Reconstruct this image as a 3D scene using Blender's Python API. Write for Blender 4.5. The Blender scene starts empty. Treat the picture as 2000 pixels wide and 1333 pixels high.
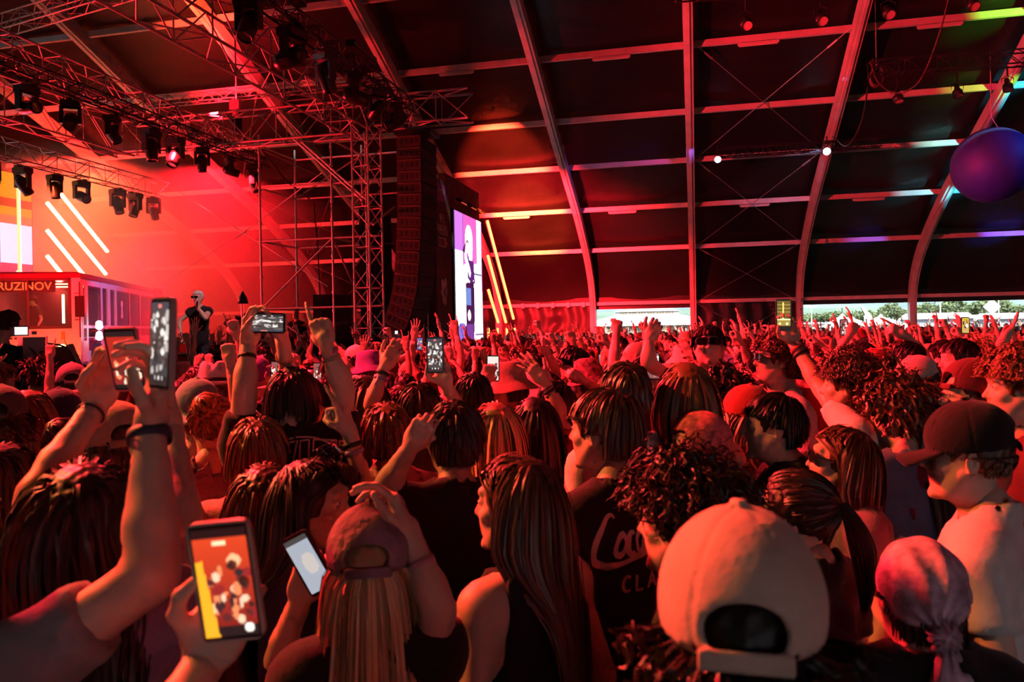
import bpy, math, random
import numpy as np
from mathutils import Vector, Matrix

# ------------------------------------------------------------------ camera
SC = bpy.context.scene
COL = SC.collection
FPX, CX, CY, CAMZ = 1500.0, 1000.0, 636.0, 2.0
PSI, ROLL = math.radians(13.3), math.radians(1.1)
FWD = np.array([-math.sin(PSI), math.cos(PSI), 0.0])
_R = np.array([math.cos(PSI), math.sin(PSI), 0.0]); _U = np.array([0, 0, 1.0])
RGT = _R * math.cos(ROLL) - _U * math.sin(ROLL)
UPV = _U * math.cos(ROLL) + _R * math.sin(ROLL)
CPOS = np.array([0, 0, CAMZ])
cam_d = bpy.data.cameras.new('camera'); cam = bpy.data.objects.new('camera', cam_d); COL.objects.link(cam)
M = Matrix.Identity(4)
for i in range(3):
    M[i][0], M[i][1], M[i][2], M[i][3] = RGT[i], UPV[i], -FWD[i], CPOS[i]
cam.matrix_world = M
cam_d.sensor_width = 36.0; cam_d.lens = 36.0 * FPX / 2000.0
cam_d.shift_y = -(666.5 - CY) / 2000.0
cam_d.clip_start = 0.02; cam_d.clip_end = 6000
cam_d.dof.use_dof = True; cam_d.dof.focus_distance = 7.0; cam_d.dof.aperture_fstop = 5.0
SC.camera = cam

def P(u, v, D):
    """world point seen at photo pixel (u, v) at camera depth D (metres)"""
    return CPOS + D * FWD + (u - CX) / FPX * D * RGT - (v - CY) / FPX * D * UPV

# ------------------------------------------------------------------ world, exposure
W = bpy.data.worlds.new('sky'); SC.world = W; W.use_nodes = True
_nt = W.node_tree; _bg = _nt.nodes['Background']
_bg.inputs[0].default_value = (0.78, 0.88, 1.0, 1); _bg.inputs[1].default_value = 1.7
SC.view_settings.view_transform = 'Standard'; SC.view_settings.look = 'None'
SC.view_settings.exposure = 0.0; SC.view_settings.gamma = 1.0
SC.view_settings.use_curve_mapping = False
try:
    SC.cycles.use_denoising = True; SC.cycles.use_adaptive_sampling = True; SC.cycles.adaptive_threshold = 0.1; SC.cycles.adaptive_min_samples = 12
    SC.cycles.max_bounces = 3; SC.cycles.diffuse_bounces = 1; SC.cycles.glossy_bounces = 1
    SC.cycles.transmission_bounces = 2; SC.cycles.volume_bounces = 0; SC.cycles.transparent_max_bounces = 8
    SC.cycles.sample_clamp_indirect = 4.0; SC.cycles.caustics_reflective = False; SC.cycles.caustics_refractive = False
    SC.cycles.volume_step_rate = 4.0
except Exception:
    pass
RED = (1.0, 0.018, 0.022)

_sun = bpy.data.lights.new('sun', 'SUN'); _sun.energy = 6.0; _sun.angle = .02; _sun.color = (1, .96, .88)
_so = bpy.data.objects.new('sun', _sun); COL.objects.link(_so); _so.rotation_euler = (math.radians(38), math.radians(12), 0)

def add_spot(name, loc, target, power, size, color=RED, radius=0.25, blend=0.7):
    l = bpy.data.lights.new(name, 'SPOT'); l.energy = power; l.color = color; l.spot_size = math.radians(size)
    l.spot_blend = blend; l.shadow_soft_size = radius
    o = bpy.data.objects.new(name, l); COL.objects.link(o); o.location = loc
    o.rotation_euler = (Vector(target) - Vector(loc)).to_track_quat('-Z', 'Y').to_euler()
    return o
# ------------------------------------------------------------------ materials
MATS = {}
def mat(name, color=(0.5, 0.5, 0.5), rough=0.6, metal=0.0, spec=0.5, emit=None, estr=0.0, noise=None, bump=None, alpha=1.0, trans=0.0, sv=0.0, attr=None, sheen=0.0):
    """node material; noise=(scale, amount) varies the colour, bump=(scale, strength) the relief, sv follows the per-strand attribute, attr reads a colour attribute"""
    if name in MATS: return MATS[name]
    m = bpy.data.materials.new(name); m.use_nodes = True; nt = m.node_tree; N = nt.nodes; L = nt.links
    b = N['Principled BSDF']
    b.inputs['Base Color'].default_value = (*color, 1); b.inputs['Roughness'].default_value = rough
    b.inputs['Metallic'].default_value = metal; b.inputs['Specular IOR Level'].default_value = spec
    if sheen: b.inputs['Sheen Weight'].default_value = sheen
    if alpha < 1: b.inputs['Alpha'].default_value = alpha
    if trans: b.inputs['Transmission Weight'].default_value = trans
    if emit is not None:
        b.inputs['Emission Color'].default_value = (*emit, 1); b.inputs['Emission Strength'].default_value = estr
    src = None
    if noise or bump:
        tc = N.new('ShaderNodeTexCoord')
    if noise:
        nz = N.new('ShaderNodeTexNoise'); nz.inputs['Scale'].default_value = noise[0]; nz.inputs['Detail'].default_value = 4
        L.new(tc.outputs['Object'], nz.inputs['Vector'])
        mp = N.new('ShaderNodeMapRange'); mp.inputs['From Min'].default_value = 0.3; mp.inputs['From Max'].default_value = 0.7
        mp.inputs['To Min'].default_value = 1 - noise[1]; mp.inputs['To Max'].default_value = 1 + noise[1]
        L.new(nz.outputs['Fac'], mp.inputs['Value'])
        mx = N.new('ShaderNodeVectorMath'); mx.operation = 'SCALE'; mx.inputs[0].default_value = color
        L.new(mp.outputs['Result'], mx.inputs['Scale']); src = mx.outputs['Vector']
    if sv:
        at = N.new('ShaderNodeAttribute'); at.attribute_name = 'sv'
        mp = N.new('ShaderNodeMapRange'); mp.inputs['To Min'].default_value = 1 - sv; mp.inputs['To Max'].default_value = 1 + sv * 1.6
        L.new(at.outputs['Fac'], mp.inputs['Value'])
        mx = N.new('ShaderNodeVectorMath'); mx.operation = 'SCALE'; mx.inputs[0].default_value = color
        L.new(mp.outputs['Result'], mx.inputs['Scale']); src = mx.outputs['Vector']
    if attr:
        at = N.new('ShaderNodeAttribute'); at.attribute_name = attr; src = at.outputs['Color']
        if estr:
            L.new(src, b.inputs['Emission Color']); b.inputs['Emission Strength'].default_value = estr
            b.inputs['Base Color'].default_value = (0.01, 0.01, 0.01, 1); src = None
    if src is not None: L.new(src, b.inputs['Base Color'])
    if bump:
        nb = N.new('ShaderNodeTexNoise'); nb.inputs['Scale'].default_value = bump[0]; nb.inputs['Detail'].default_value = 3
        L.new(tc.outputs['Object'], nb.inputs['Vector'])
        bp = N.new('ShaderNodeBump'); bp.inputs['Strength'].default_value = bump[1]; bp.inputs['Distance'].default_value = 0.02
        L.new(nb.outputs['Fac'], bp.inputs['Height']); L.new(bp.outputs['Normal'], b.inputs['Normal'])
    MATS[name] = m
    return m

# ------------------------------------------------------------------ meshes
def mesh_np(name, pieces, mats, smooth=True, sv=None, fcol=None):
    """pieces: list of (verts (n,3), faces (m,3|4), material index or array)"""
    vs, off = [], 0; loops, starts, tot, mi = [], [], [], []; ls = 0
    for v, f, k in pieces:
        v = np.asarray(v, float).reshape(-1, 3); f = np.asarray(f, np.int64)
        if len(v) == 0: continue
        vs.append(v)
        if len(f):
            m = f.shape[1]
            loops.append((f + off).ravel()); starts.append(ls + np.arange(len(f)) * m); tot.append(np.full(len(f), m)); ls += len(f) * m
            mi.append(np.full(len(f), k) if np.isscalar(k) else np.asarray(k))
        off += len(v)
    me = bpy.data.meshes.new(name)
    V = np.concatenate(vs); Lp = np.concatenate(loops); St = np.concatenate(starts); T = np.concatenate(tot); MI = np.concatenate(mi)
    me.vertices.add(len(V)); me.vertices.foreach_set('co', V.astype(np.float32).ravel())
    me.loops.add(len(Lp)); me.loops.foreach_set('vertex_index', Lp.astype(np.int32))
    me.polygons.add(len(St)); me.polygons.foreach_set('loop_start', St.astype(np.int32))
    for m in mats: me.materials.append(m)
    me.update(calc_edges=True)
    me.polygons.foreach_set('material_index', MI.astype(np.int32))
    me.polygons.foreach_set('use_smooth', np.full(len(St), bool(smooth)))
    if sv is not None:
        a = me.attributes.new('sv', 'FLOAT', 'POINT'); a.data.foreach_set('value', np.asarray(sv, np.float32))
    if fcol is not None:
        a = me.attributes.new('pic', 'FLOAT_COLOR', 'FACE'); a.data.foreach_set('color', np.asarray(fcol, np.float32).ravel())
    me.update()
    return me

def link(name, data, parent=None, mats=None):
    o = bpy.data.objects.new(name, data); COL.objects.link(o)
    if parent is not None: o.parent = parent
    if mats:
        for s, m in zip(o.material_slots, mats):
            s.link = 'OBJECT'; s.material = m
    return o

def tag(o, label=None, cat=None, group=None, kind=None):
    if label: o['label'] = label
    if cat: o['category'] = cat
    if group: o['group'] = group
    if kind: o['kind'] = kind
    return o

def thing(name, label, cat, loc=(0, 0, 0), rz=0.0, group=None):
    o = bpy.data.objects.new(name, None); COL.objects.link(o); o.empty_display_size = 0.1
    o.location = loc; o.rotation_euler = (0, 0, rz)
    return tag(o, label, cat, group)

def copy_tree(o, parent=None):
    c = o.copy(); COL.objects.link(c)
    if parent is not None:
        c.parent = parent
    for ch in list(o.children): copy_tree(ch, c)
    return c

class MB:
    """collects boxes, tubes, prisms and sheets into one mesh"""
    def __init__(s): s.p = []
    def add(s, v, f, k=0): s.p.append((np.asarray(v, float), np.asarray(f), k)); return s
    def box(s, c, h, R=None, k=0):
        v = np.array([[x, y, z] for x in (-1, 1) for y in (-1, 1) for z in (-1, 1)], float) * np.asarray(h)
        if R is not None: v = v @ np.asarray(R).T
        f = [[0, 1, 3, 2], [4, 6, 7, 5], [0, 4, 5, 1], [2, 3, 7, 6], [0, 2, 6, 4], [1, 5, 7, 3]]
        return s.add(v + np.asarray(c), f, k)
    def bar(s, a, b, w, h=None, k=0, up=(0, 0, 1)):
        a = np.asarray(a, float); b = np.asarray(b, float); d = b - a; L = np.linalg.norm(d); d = d / max(L, 1e-9)
        up = np.asarray(up, float)
        if abs(d @ up) > 0.98: up = np.array([1.0, 0, 0])
        x = np.cross(d, up); x /= np.linalg.norm(x); z = np.cross(x, d)
        return s.box((a + b) / 2, (w / 2, L / 2, (h or w) / 2), np.stack([x, d, z], 1), k)
    def tube(s, pts, r, n=8, k=0, cap=True, closed=False):
        pts = np.asarray(pts, float); m = len(pts); r = np.broadcast_to(np.asarray(r, float), (m,))
        t = np.gradient(pts, axis=0) if not closed else np.roll(pts, -1, 0) - np.roll(pts, 1, 0)
        t /= np.linalg.norm(t, axis=1)[:, None] + 1e-12
        ref = np.array([0, 0, 1.0]) if abs(t[:, 2]).mean() < 0.9 else np.array([1.0, 0, 0])
        x = np.cross(t, ref); x /= np.linalg.norm(x, axis=1)[:, None] + 1e-12; y = np.cross(t, x)
        a = np.arange(n) * 2 * math.pi / n
        v = pts[:, None] + r[:, None, None] * (np.cos(a)[None, :, None] * x[:, None] + np.sin(a)[None, :, None] * y[:, None])
        f = []
        for i in range(m if closed else m - 1):
            for j in range(n):
                f.append([i * n + j, i * n + (j + 1) % n, ((i + 1) % m) * n + (j + 1) % n, ((i + 1) % m) * n + j])
        v = v.reshape(-1, 3); s.add(v, f, k)
        if cap and not closed:
            for e, rev in ((0, 1), (m - 1, 0)):
                c = pts[e]; ring = v[e * n:(e + 1) * n]
                ff = [[0, 1 + j, 1 + (j + 1) % n] if not rev else [0, 1 + (j + 1) % n, 1 + j] for j in range(n)]
                s.add(np.vstack([c, ring]), ff, k)
        return s
    def lathe(s, prof, n=24, k=0, c=(0, 0, 0), R=None):
        prof = np.asarray(prof, float); m = len(prof); a = np.arange(n) * 2 * math.pi / n
        v = np.stack([prof[:, None, 0] * np.cos(a), prof[:, None, 0] * np.sin(a), np.repeat(prof[:, 1:2], n, 1)], -1).reshape(-1, 3)
        if R is not None: v = v @ np.asarray(R).T
        f = [[i * n + j, i * n + (j + 1) % n, (i + 1) * n + (j + 1) % n, (i + 1) * n + j] for i in range(m - 1) for j in range(n)]
        return s.add(v + np.asarray(c), f, k)
    def prism(s, poly, o, x, y, n, t, k=0):
        """polygon (list of 2d points, convex or fan-able) extruded by t along n"""
        o, x, y, n = (np.asarray(q, float) for q in (o, x, y, n)); poly = np.asarray(poly, float); m = len(poly)
        a = o + poly[:, :1] * x + poly[:, 1:] * y; b = a + n * t; ca, cb = a.mean(0), b.mean(0)
        v = np.vstack([a, b, ca, cb]); f3 = []; f4 = []
        for i in range(m):
            j = (i + 1) % m; f4.append([i, j, m + j, m + i]); f3.append([2 * m, j, i]); f3.append([2 * m + 1, m + i, m + j])
        s.add(v, f4, k); s.add(v, f3, k); return s
    def mesh(s, name, mats, smooth=False): return mesh_np(name, s.p, mats if isinstance(mats, (list, tuple)) else [mats], smooth)
    def build(s, name, mats, parent=None, smooth=False): return link(name, s.mesh(name, mats, smooth), parent)

def pic_sheet(name, img, o, x, y, m, parent=None):
    """flat screen: one small face per picture cell; img (rows, cols, 3), row 0 at the top; o = lower left corner, x, y = edge vectors"""
    h, w, _ = img.shape; o, x, y = (np.asarray(q, float) for q in (o, x, y))
    s, t = np.meshgrid(np.arange(w + 1) / w, np.arange(h + 1) / h)
    v = (o + s[..., None] * x + t[..., None] * y).reshape(-1, 3)
    i, j = np.meshgrid(np.arange(w), np.arange(h)); a = (j * (w + 1) + i).ravel()
    f = np.stack([a, a + 1, a + w + 2, a + w + 1], 1)
    c = np.concatenate([img[::-1].reshape(-1, 3), np.ones((h * w, 1))], 1)
    return link(name, mesh_np(name, [(v, f, 0)], [m], False, fcol=c), parent)

class Pic:
    """tiny painter for what a screen shows"""
    def __init__(s, w, h, col): s.a = np.ones((h, w, 3)) * np.asarray(col, float); s.h, s.w = h, w; s.y, s.x = np.mgrid[0:h, 0:w]; s.x = (s.x + .5) / w; s.y = (s.y + .5) / h
    def ell(s, cx, cy, rx, ry, col, soft=0.0): m = ((s.x - cx) / rx) ** 2 + ((s.y - cy) / ry) ** 2 < 1; s.a[m] = col; return s
    def rect(s, x0, y0, x1, y1, col): m = (s.x > x0) & (s.x < x1) & (s.y > y0) & (s.y < y1); s.a[m] = col; return s
    def poly(s, pts, col):
        m = np.zeros((s.h, s.w), bool); n = len(pts)
        for i in range(n):
            (x0, y0), (x1, y1) = pts[i], pts[(i + 1) % n]
            c = ((y0 > s.y) != (y1 > s.y)) & (s.x < (x1 - x0) * (s.y - y0) / (y1 - y0 + 1e-12) + x0); m ^= c
        s.a[m] = col; return s
    def line(s, x0, y0, x1, y1, w, col):
        d = np.hypot(x1 - x0, y1 - y0) + 1e-9; t = np.clip(((s.x - x0) * (x1 - x0) + (s.y - y0) * (y1 - y0)) / d ** 2, 0, 1)
        m = np.hypot(s.x - x0 - t * (x1 - x0), s.y - y0 - t * (y1 - y0)) < w; s.a[m] = col; return s
    def grad(s, top, bot): s.a = np.asarray(top) * (1 - s.y[..., None]) + np.asarray(bot) * s.y[..., None]; return s
    def blobs(s, n, box, r, cols, rng):
        for _ in range(n):
            s.ell(rng.uniform(box[0], box[2]), rng.uniform(box[1], box[3]), rng.uniform(r[0], r[1]), rng.uniform(r[0], r[1]) * 0.7, cols[rng.integers(len(cols))])
        return s

# ------------------------------------------------------------------ smooth solid shapes: distance field + surface nets
class Field:
    def __init__(s, lo, hi, res):
        s.lo = np.asarray(lo, float); s.res = res
        s.n = np.ceil((np.asarray(hi, float) - s.lo) / res).astype(int) + 1
        s.g = np.full(tuple(s.n), 0.25, np.float32)
        s.ax = [(s.lo[i] + res * np.arange(s.n[i])).astype(np.float32) for i in range(3)]
    def block(s, lo, hi):
        i0 = np.clip(np.floor((np.asarray(lo) - s.lo) / s.res).astype(int), 0, s.n); i1 = np.clip(np.ceil((np.asarray(hi) - s.lo) / s.res).astype(int) + 1, 0, s.n)
        if (i1 <= i0).any(): return None, None
        sl = tuple(slice(a, b) for a, b in zip(i0, i1))
        X = s.ax[0][sl[0]][:, None, None]; Y = s.ax[1][sl[1]][None, :, None]; Z = s.ax[2][sl[2]][None, None, :]
        return sl, (X, Y, Z)
    def mix(s, sl, d, k, op):
        g = s.g[sl]
        if op == 'u':
            h = np.clip(0.5 + 0.5 * (g - d) / k, 0, 1); s.g[sl] = g + (d - g) * h - k * h * (1 - h)
        else:
            h = np.clip(0.5 - 0.5 * (g + d) / k, 0, 1); s.g[sl] = g + (-d - g) * h + k * h * (1 - h)
    def cap(s, a, b, ra, rb=None, k=0.02, op='u', flat=False):
        a = np.asarray(a, float); b = np.asarray(b, float); rb = ra if rb is None else rb
        m = max(ra, rb) + k + 2 * s.res; sl, q = s.block(np.minimum(a, b) - m, np.maximum(a, b) + m)
        if sl is None: return s
        d = b - a; L2 = float(d @ d) + 1e-12
        px, py, pz = q[0] - a[0], q[1] - a[1], q[2] - a[2]
        t0 = (px * d[0] + py * d[1] + pz * d[2]) / L2; t = np.clip(t0, 0, 1)
        r = np.sqrt((px - t * d[0]) ** 2 + (py - t * d[1]) ** 2 + (pz - t * d[2]) ** 2)
        if flat:
            rr = np.sqrt((px - t0 * d[0]) ** 2 + (py - t0 * d[1]) ** 2 + (pz - t0 * d[2]) ** 2) - (ra + (rb - ra) * t)
            dd = np.maximum(rr, (np.abs(t0 - 0.5) - 0.5) * math.sqrt(L2))
        else: dd = r - (ra + (rb - ra) * t)
        s.mix(sl, dd, k, op); return s
    def ell(s, c, r, k=0.02, op='u', R=None):
        c = np.asarray(c, float); r = np.asarray(r, float); m = r.max() + k + 2 * s.res
        sl, q = s.block(c - m, c + m)
        if sl is None: return s
        px, py, pz = q[0] - c[0], q[1] - c[1], q[2] - c[2]
        if R is not None:
            R = np.asarray(R, float); px, py, pz = (R[0, i] * px + R[1, i] * py + R[2, i] * pz for i in range(3))
        k0 = np.sqrt((px / r[0]) ** 2 + (py / r[1]) ** 2 + (pz / r[2]) ** 2)
        k1 = np.sqrt((px / r[0] ** 2) ** 2 + (py / r[1] ** 2) ** 2 + (pz / r[2] ** 2) ** 2) + 1e-6
        s.mix(sl, k0 * (k0 - 1) / k1, k, op); return s
    def box(s, c, h, r=0.01, k=0.01, op='u', R=None):
        c = np.asarray(c, float); h = np.asarray(h, float); m = np.linalg.norm(h) + r + k + 2 * s.res
        sl, q = s.block(c - m, c + m)
        if sl is None: return s
        px, py, pz = q[0] - c[0], q[1] - c[1], q[2] - c[2]
        if R is not None:
            R = np.asarray(R, float); px, py, pz = (R[0, i] * px + R[1, i] * py + R[2, i] * pz for i in range(3))
        ax, ay, az = np.abs(px) - h[0], np.abs(py) - h[1], np.abs(pz) - h[2]
        d = np.sqrt(np.maximum(ax, 0) ** 2 + np.maximum(ay, 0) ** 2 + np.maximum(az, 0) ** 2) + np.minimum(np.maximum(ax, np.maximum(ay, az)), 0) - r
        s.mix(sl, d, k, op); return s
    def grid(s): return np.meshgrid(*s.ax, indexing='ij', sparse=True)
    def mesh(s):
        g = s.g.copy(); g[0], g[-1] = 1, 1; g[:, 0], g[:, -1] = 1, 1; g[:, :, 0], g[:, :, -1] = 1, 1
        n = g < 0
        c = sum(n[i:g.shape[0] - 1 + i, j:g.shape[1] - 1 + j, l:g.shape[2] - 1 + l].astype(np.int8) for i in (0, 1) for j in (0, 1) for l in (0, 1))
        act = (c > 0) & (c < 8); ids = np.full(act.shape, -1, np.int64); I, J, K = np.nonzero(act); ids[I, J, K] = np.arange(len(I))
        acc = np.zeros((len(I), 3)); cnt = np.zeros(len(I))
        cor = [np.array(q) for q in ((0, 0, 0), (1, 0, 0), (0, 1, 0), (1, 1, 0), (0, 0, 1), (1, 0, 1), (0, 1, 1), (1, 1, 1))]
        for a in range(8):
            for b in range(a + 1, 8):
                if np.abs(cor[a] - cor[b]).sum() != 1: continue
                ga = g[I + cor[a][0], J + cor[a][1], K + cor[a][2]]; gb = g[I + cor[b][0], J + cor[b][1], K + cor[b][2]]
                x = (ga < 0) != (gb < 0); t = np.where(x, ga / np.where(x, ga - gb, 1), 0)
                acc += np.where(x[:, None], cor[a] + t[:, None] * (cor[b] - cor[a]), 0); cnt += x
        v = s.lo + s.res * (np.stack([I, J, K], 1) + acc / np.maximum(cnt, 1)[:, None])
        F = []
        for ax in range(3):
            o = [np.array([0, 0, 0])] * 3; e = np.zeros(3, int); e[ax] = 1; b1 = (ax + 1) % 3; b2 = (ax + 2) % 3
            sl0 = [slice(0, q) for q in g.shape]; sl1 = list(sl0); sl0[ax] = slice(0, g.shape[ax] - 1); sl1[ax] = slice(1, g.shape[ax])
            A = n[tuple(sl0)]; B = n[tuple(sl1)]; idx = np.stack(np.nonzero(A != B), 1)
            if not len(idx): continue
            u1 = np.zeros(3, int); u1[b1] = 1; u2 = np.zeros(3, int); u2[b2] = 1
            q = [ids[tuple((idx - u1 * p - u2 * r).T)] for p, r in ((1, 1), (0, 1), (0, 0), (1, 0))]
            q = np.stack(q, 1); flip = ~A[tuple(idx.T)]; q[flip] = q[flip][:, ::-1]; F.append(q)
        F = np.concatenate(F); return v, F[(F >= 0).all(1)]

def rnd_waves(seed, n=7):
    r = np.random.default_rng(seed); return r.normal(size=(n, 3)), r.uniform(0, 6.28, n)
def waves(p, f, seed, st=(1, 1, 1)):
    d, ph = rnd_waves(seed); p = np.asarray(p) * np.asarray(st) * f
    return np.sin(p @ d.T + ph).mean(-1)
def rot(axis, a):
    return np.array(Matrix.Rotation(a, 3, axis if isinstance(axis, str) else Vector(axis)))
def frame(z, y):
    z = np.asarray(z, float); z = z / np.linalg.norm(z); y = np.asarray(y, float); y = y - z * (y @ z)
    if np.linalg.norm(y) < 1e-3: y = np.cross(z, [1, 0, 0.3])
    y = y / np.linalg.norm(y); return np.stack([np.cross(y, z), y, z], 1)
# ------------------------------------------------------------------ people
CACHE = {}
LOD = {0: (.0215, .0058, .0044), 1: (.029, .0102, .0076), 2: (.038, .0135, .011)}

def head_mesh(variant, res):
    key = ('head', variant, res)
    if key in CACHE: return CACHE[key]
    w, jaw, nose = ((1.0, 1.0, 1.0), (0.95, 0.9, 0.85), (1.04, 1.1, 1.15))[variant]
    f = Field((-.11, -.14, -.24), (.11, .15, .15), res)
    f.ell((0, -.012, .03), (.073 * w, .094, .088), k=.01)
    f.ell((0, .028, -.03), (.062 * w, .068, .085), k=.03)
    f.cap((-.03 * w, .035, -.078), (.03 * w, .035, -.078), .03 * jaw, k=.03)
    f.ell((0, .078, -.1), (.02 * jaw, .018, .016), k=.02)
    f.cap((-.058 * w, .01, -.035), (-.03, .05, -.085), .02 * jaw, .014, k=.02); f.cap((.058 * w, .01, -.035), (.03, .05, -.085), .02 * jaw, .014, k=.02)
    f.cap((-.028, .078, .038), (.028, .078, .038), .013, k=.012)
    for x in (-1, 1):
        f.ell((x * .031, .098, .016), (.017, .014, .011), k=.010, op='s')
        f.ell((x * .031, .0735, .015), (.0145, .0145, .0135), k=.003)
        f.ell((x * .044, .06, -.018), (.018, .02, .017), k=.015)
        f.ell((x * .078 * w, -.010, .0), (.0085, .019, .033), k=.005, R=rot('Z', x * -.45))
        f.ell((x * .088 * w, -.008, .004), (.007, .010, .019), k=.004, op='s', R=rot('Z', x * -.45))
    f.cap((0, .083, .02), (0, .105, -.02), .008, .0105 * nose, k=.008)
    f.cap((-.011, .094, -.024), (.011, .094, -.024), .008 * nose, k=.006)
    f.cap((-.016, .083, -.056), (.016, .083, -.056), .0065, k=.005); f.cap((-.013, .082, -.067), (.013, .082, -.067), .0075, k=.005)
    f.cap((-.02, .094, -.0612), (.02, .094, -.0612), .0022, k=.003, op='s')
    f.cap((0, -.02, -.08), (0, -.05, -.24), .052, .058, k=.03)
    v, q = f.mesh(); c = v[q].mean(1); mi = np.zeros(len(q), int)
    mi[((c[:, 0] / .022) ** 2 + ((c[:, 2] + .0615) / .0125) ** 2 < 1) & (c[:, 1] > .08)] = 2
    # eyes
    pieces = [(v, q, mi)]
    for x in (-1, 1):
        b = MB(); b.lathe([[.0001, -.0122], [.006, -.0105], [.0105, -.006], [.0122, 0], [.0105, .006], [.006, .0105], [.0001, .0122]], 12, R=rot('X', -math.pi / 2), c=(x * .031, .0782, .0155))
        vv, ff, _ = b.p[0]; vv = (vv - np.array([x * .031, .0782, .0155])) * np.array([1, 1, .55]) + np.array([x * .031, .0775, .0155]); cc = vv[ff].mean(1) - np.array([x * .031, .0782, .0155])
        pieces.append((vv, ff, np.where(cc[:, 1] > .0095, 4, 3)))
    CACHE[key] = pieces; return pieces

POSES = {  # curl of each finger (3 joints), spread, thumb
    'open': ([(8, 12, 8)] * 4, 1.4, 'out'), 'flat': ([(6, 8, 5)] * 4, .35, 'side'), 'fist': ([(82, 95, 55)] * 4, .0, 'in'),
    'point': ([(4, 6, 4), (80, 92, 50), (84, 92, 50), (86, 90, 50)], .3, 'in'),
    'horns': ([(4, 6, 4), (80, 92, 50), (84, 92, 50), (6, 8, 6)], .6, 'in'), 'two': ([(4, 6, 4), (6, 8, 4), (82, 92, 50), (84, 90, 50)], 1.6, 'in'),
    'three': ([(4, 6, 4), (6, 8, 4), (10, 12, 6), (80, 90, 50)], 1.3, 'in'),
    'relax': ([(28, 34, 20), (34, 40, 24), (40, 44, 26), (44, 46, 26)], .5, 'side'), 'droop': ([(50, 30, 18), (58, 34, 20), (64, 36, 20), (66, 38, 20)], .7, 'side'),
    'grip': ([(52, 38, 24), (56, 42, 26), (58, 44, 28), (60, 46, 30)], .3, 'opp'), 'hold': ([(30, 42, 30), (34, 46, 32), (38, 48, 34), (42, 50, 36)], .5, 'wrap'), 'pinch': ([(45, 40, 20), (40, 40, 20), (18, 24, 12), (10, 16, 10)], .9, 'opp')}
def hand_mesh(pose, side, res):
    key = ('hand', pose, side, res)
    if key in CACHE: return CACHE[key]
    curls, spread, th = POSES[pose]
    f = Field((-.09, -.12, -.06), (.11, .05, .215), res)
    f.box((0, -.001, .05), (.022, .001, .032), .011, k=.008)
    f.ell((.024, -.010, .034), (.019, .016, .03), k=.012); f.ell((-.026, -.008, .036), (.014, .014, .032), k=.01)
    f.cap((0, 0, -.03), (0, .001, .02), .0265, .028, k=.012)
    for (bx, bz, Ls, r), cu, sp in zip(((.0285, .088, (.043, .026, .021), .0092), (.0095, .093, (.047, .030, .022), .0096), (-.0098, .090, (.043, .028, .021), .0091), (-.0280, .081, (.034, .021, .019), .008)), curls, (1, .25, -.45, -1.2)):
        p = np.array([bx, 0, bz]); a = 0; s = math.radians(9) * spread * sp
        f.cap((bx * .5, .002, .008), (bx, .003, bz - .004), .0135, .0105, k=.010); f.ell((bx, .006, bz - .003), (.0098, .0098, .011), k=.005)
        for j in range(3):
            a += math.radians(cu[j]); d = np.array([math.sin(s), -math.sin(a), math.cos(a)]); d[0] *= max(0.15, math.cos(a)); d /= np.linalg.norm(d)
            q = p + d * Ls[j]; f.cap(p, q, r * (1 - .08 * j), r * (.95 - .1 * j), k=.0035); p = q
    t = np.array([.028, -.008, .022])
    for d, L, r in zip({'out': ((1, -.25, .75), (.75, -.2, 1), (.6, -.15, 1)), 'side': ((.75, -.35, 1), (.35, -.2, 1), (.15, -.1, 1)), 'in': ((.45, -.75, .8), (-.5, -.75, .8), (-.9, -.25, .55)), 'wrap': ((.8, -.7, .7), (.1, -.75, 1), (-.45, -.25, 1)), 'opp': ((.55, -1, .6), (.1, -1, .75), (-.05, -.8, 1))}[th], (.04, .032, .026), (.0125, .0105, .0092)):
        d = np.array(d, float); d /= np.linalg.norm(d); q = t + d * L; f.cap(t, q, r, r * .92, k=.006); t = q
    v, q = f.mesh()
    if side == 'L': v = v * np.array([-1, 1, 1]); q = q[:, ::-1]
    CACHE[key] = (v, q); return v, q

def ik(S, Wp, l1, l2, pole):
    d = Wp - S; D = np.linalg.norm(d)
    if D > (l1 + l2) * .985:
        s = D / ((l1 + l2) * .985); l1 *= s; l2 *= s
    n = d / D; a = (l1 * l1 - l2 * l2 + D * D) / (2 * D); h = math.sqrt(max(l1 * l1 - a * a, 0))
    p = np.asarray(pole, float) - n * (np.asarray(pole, float) @ n); p /= np.linalg.norm(p) + 1e-9
    return S + n * a + p * h

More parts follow.
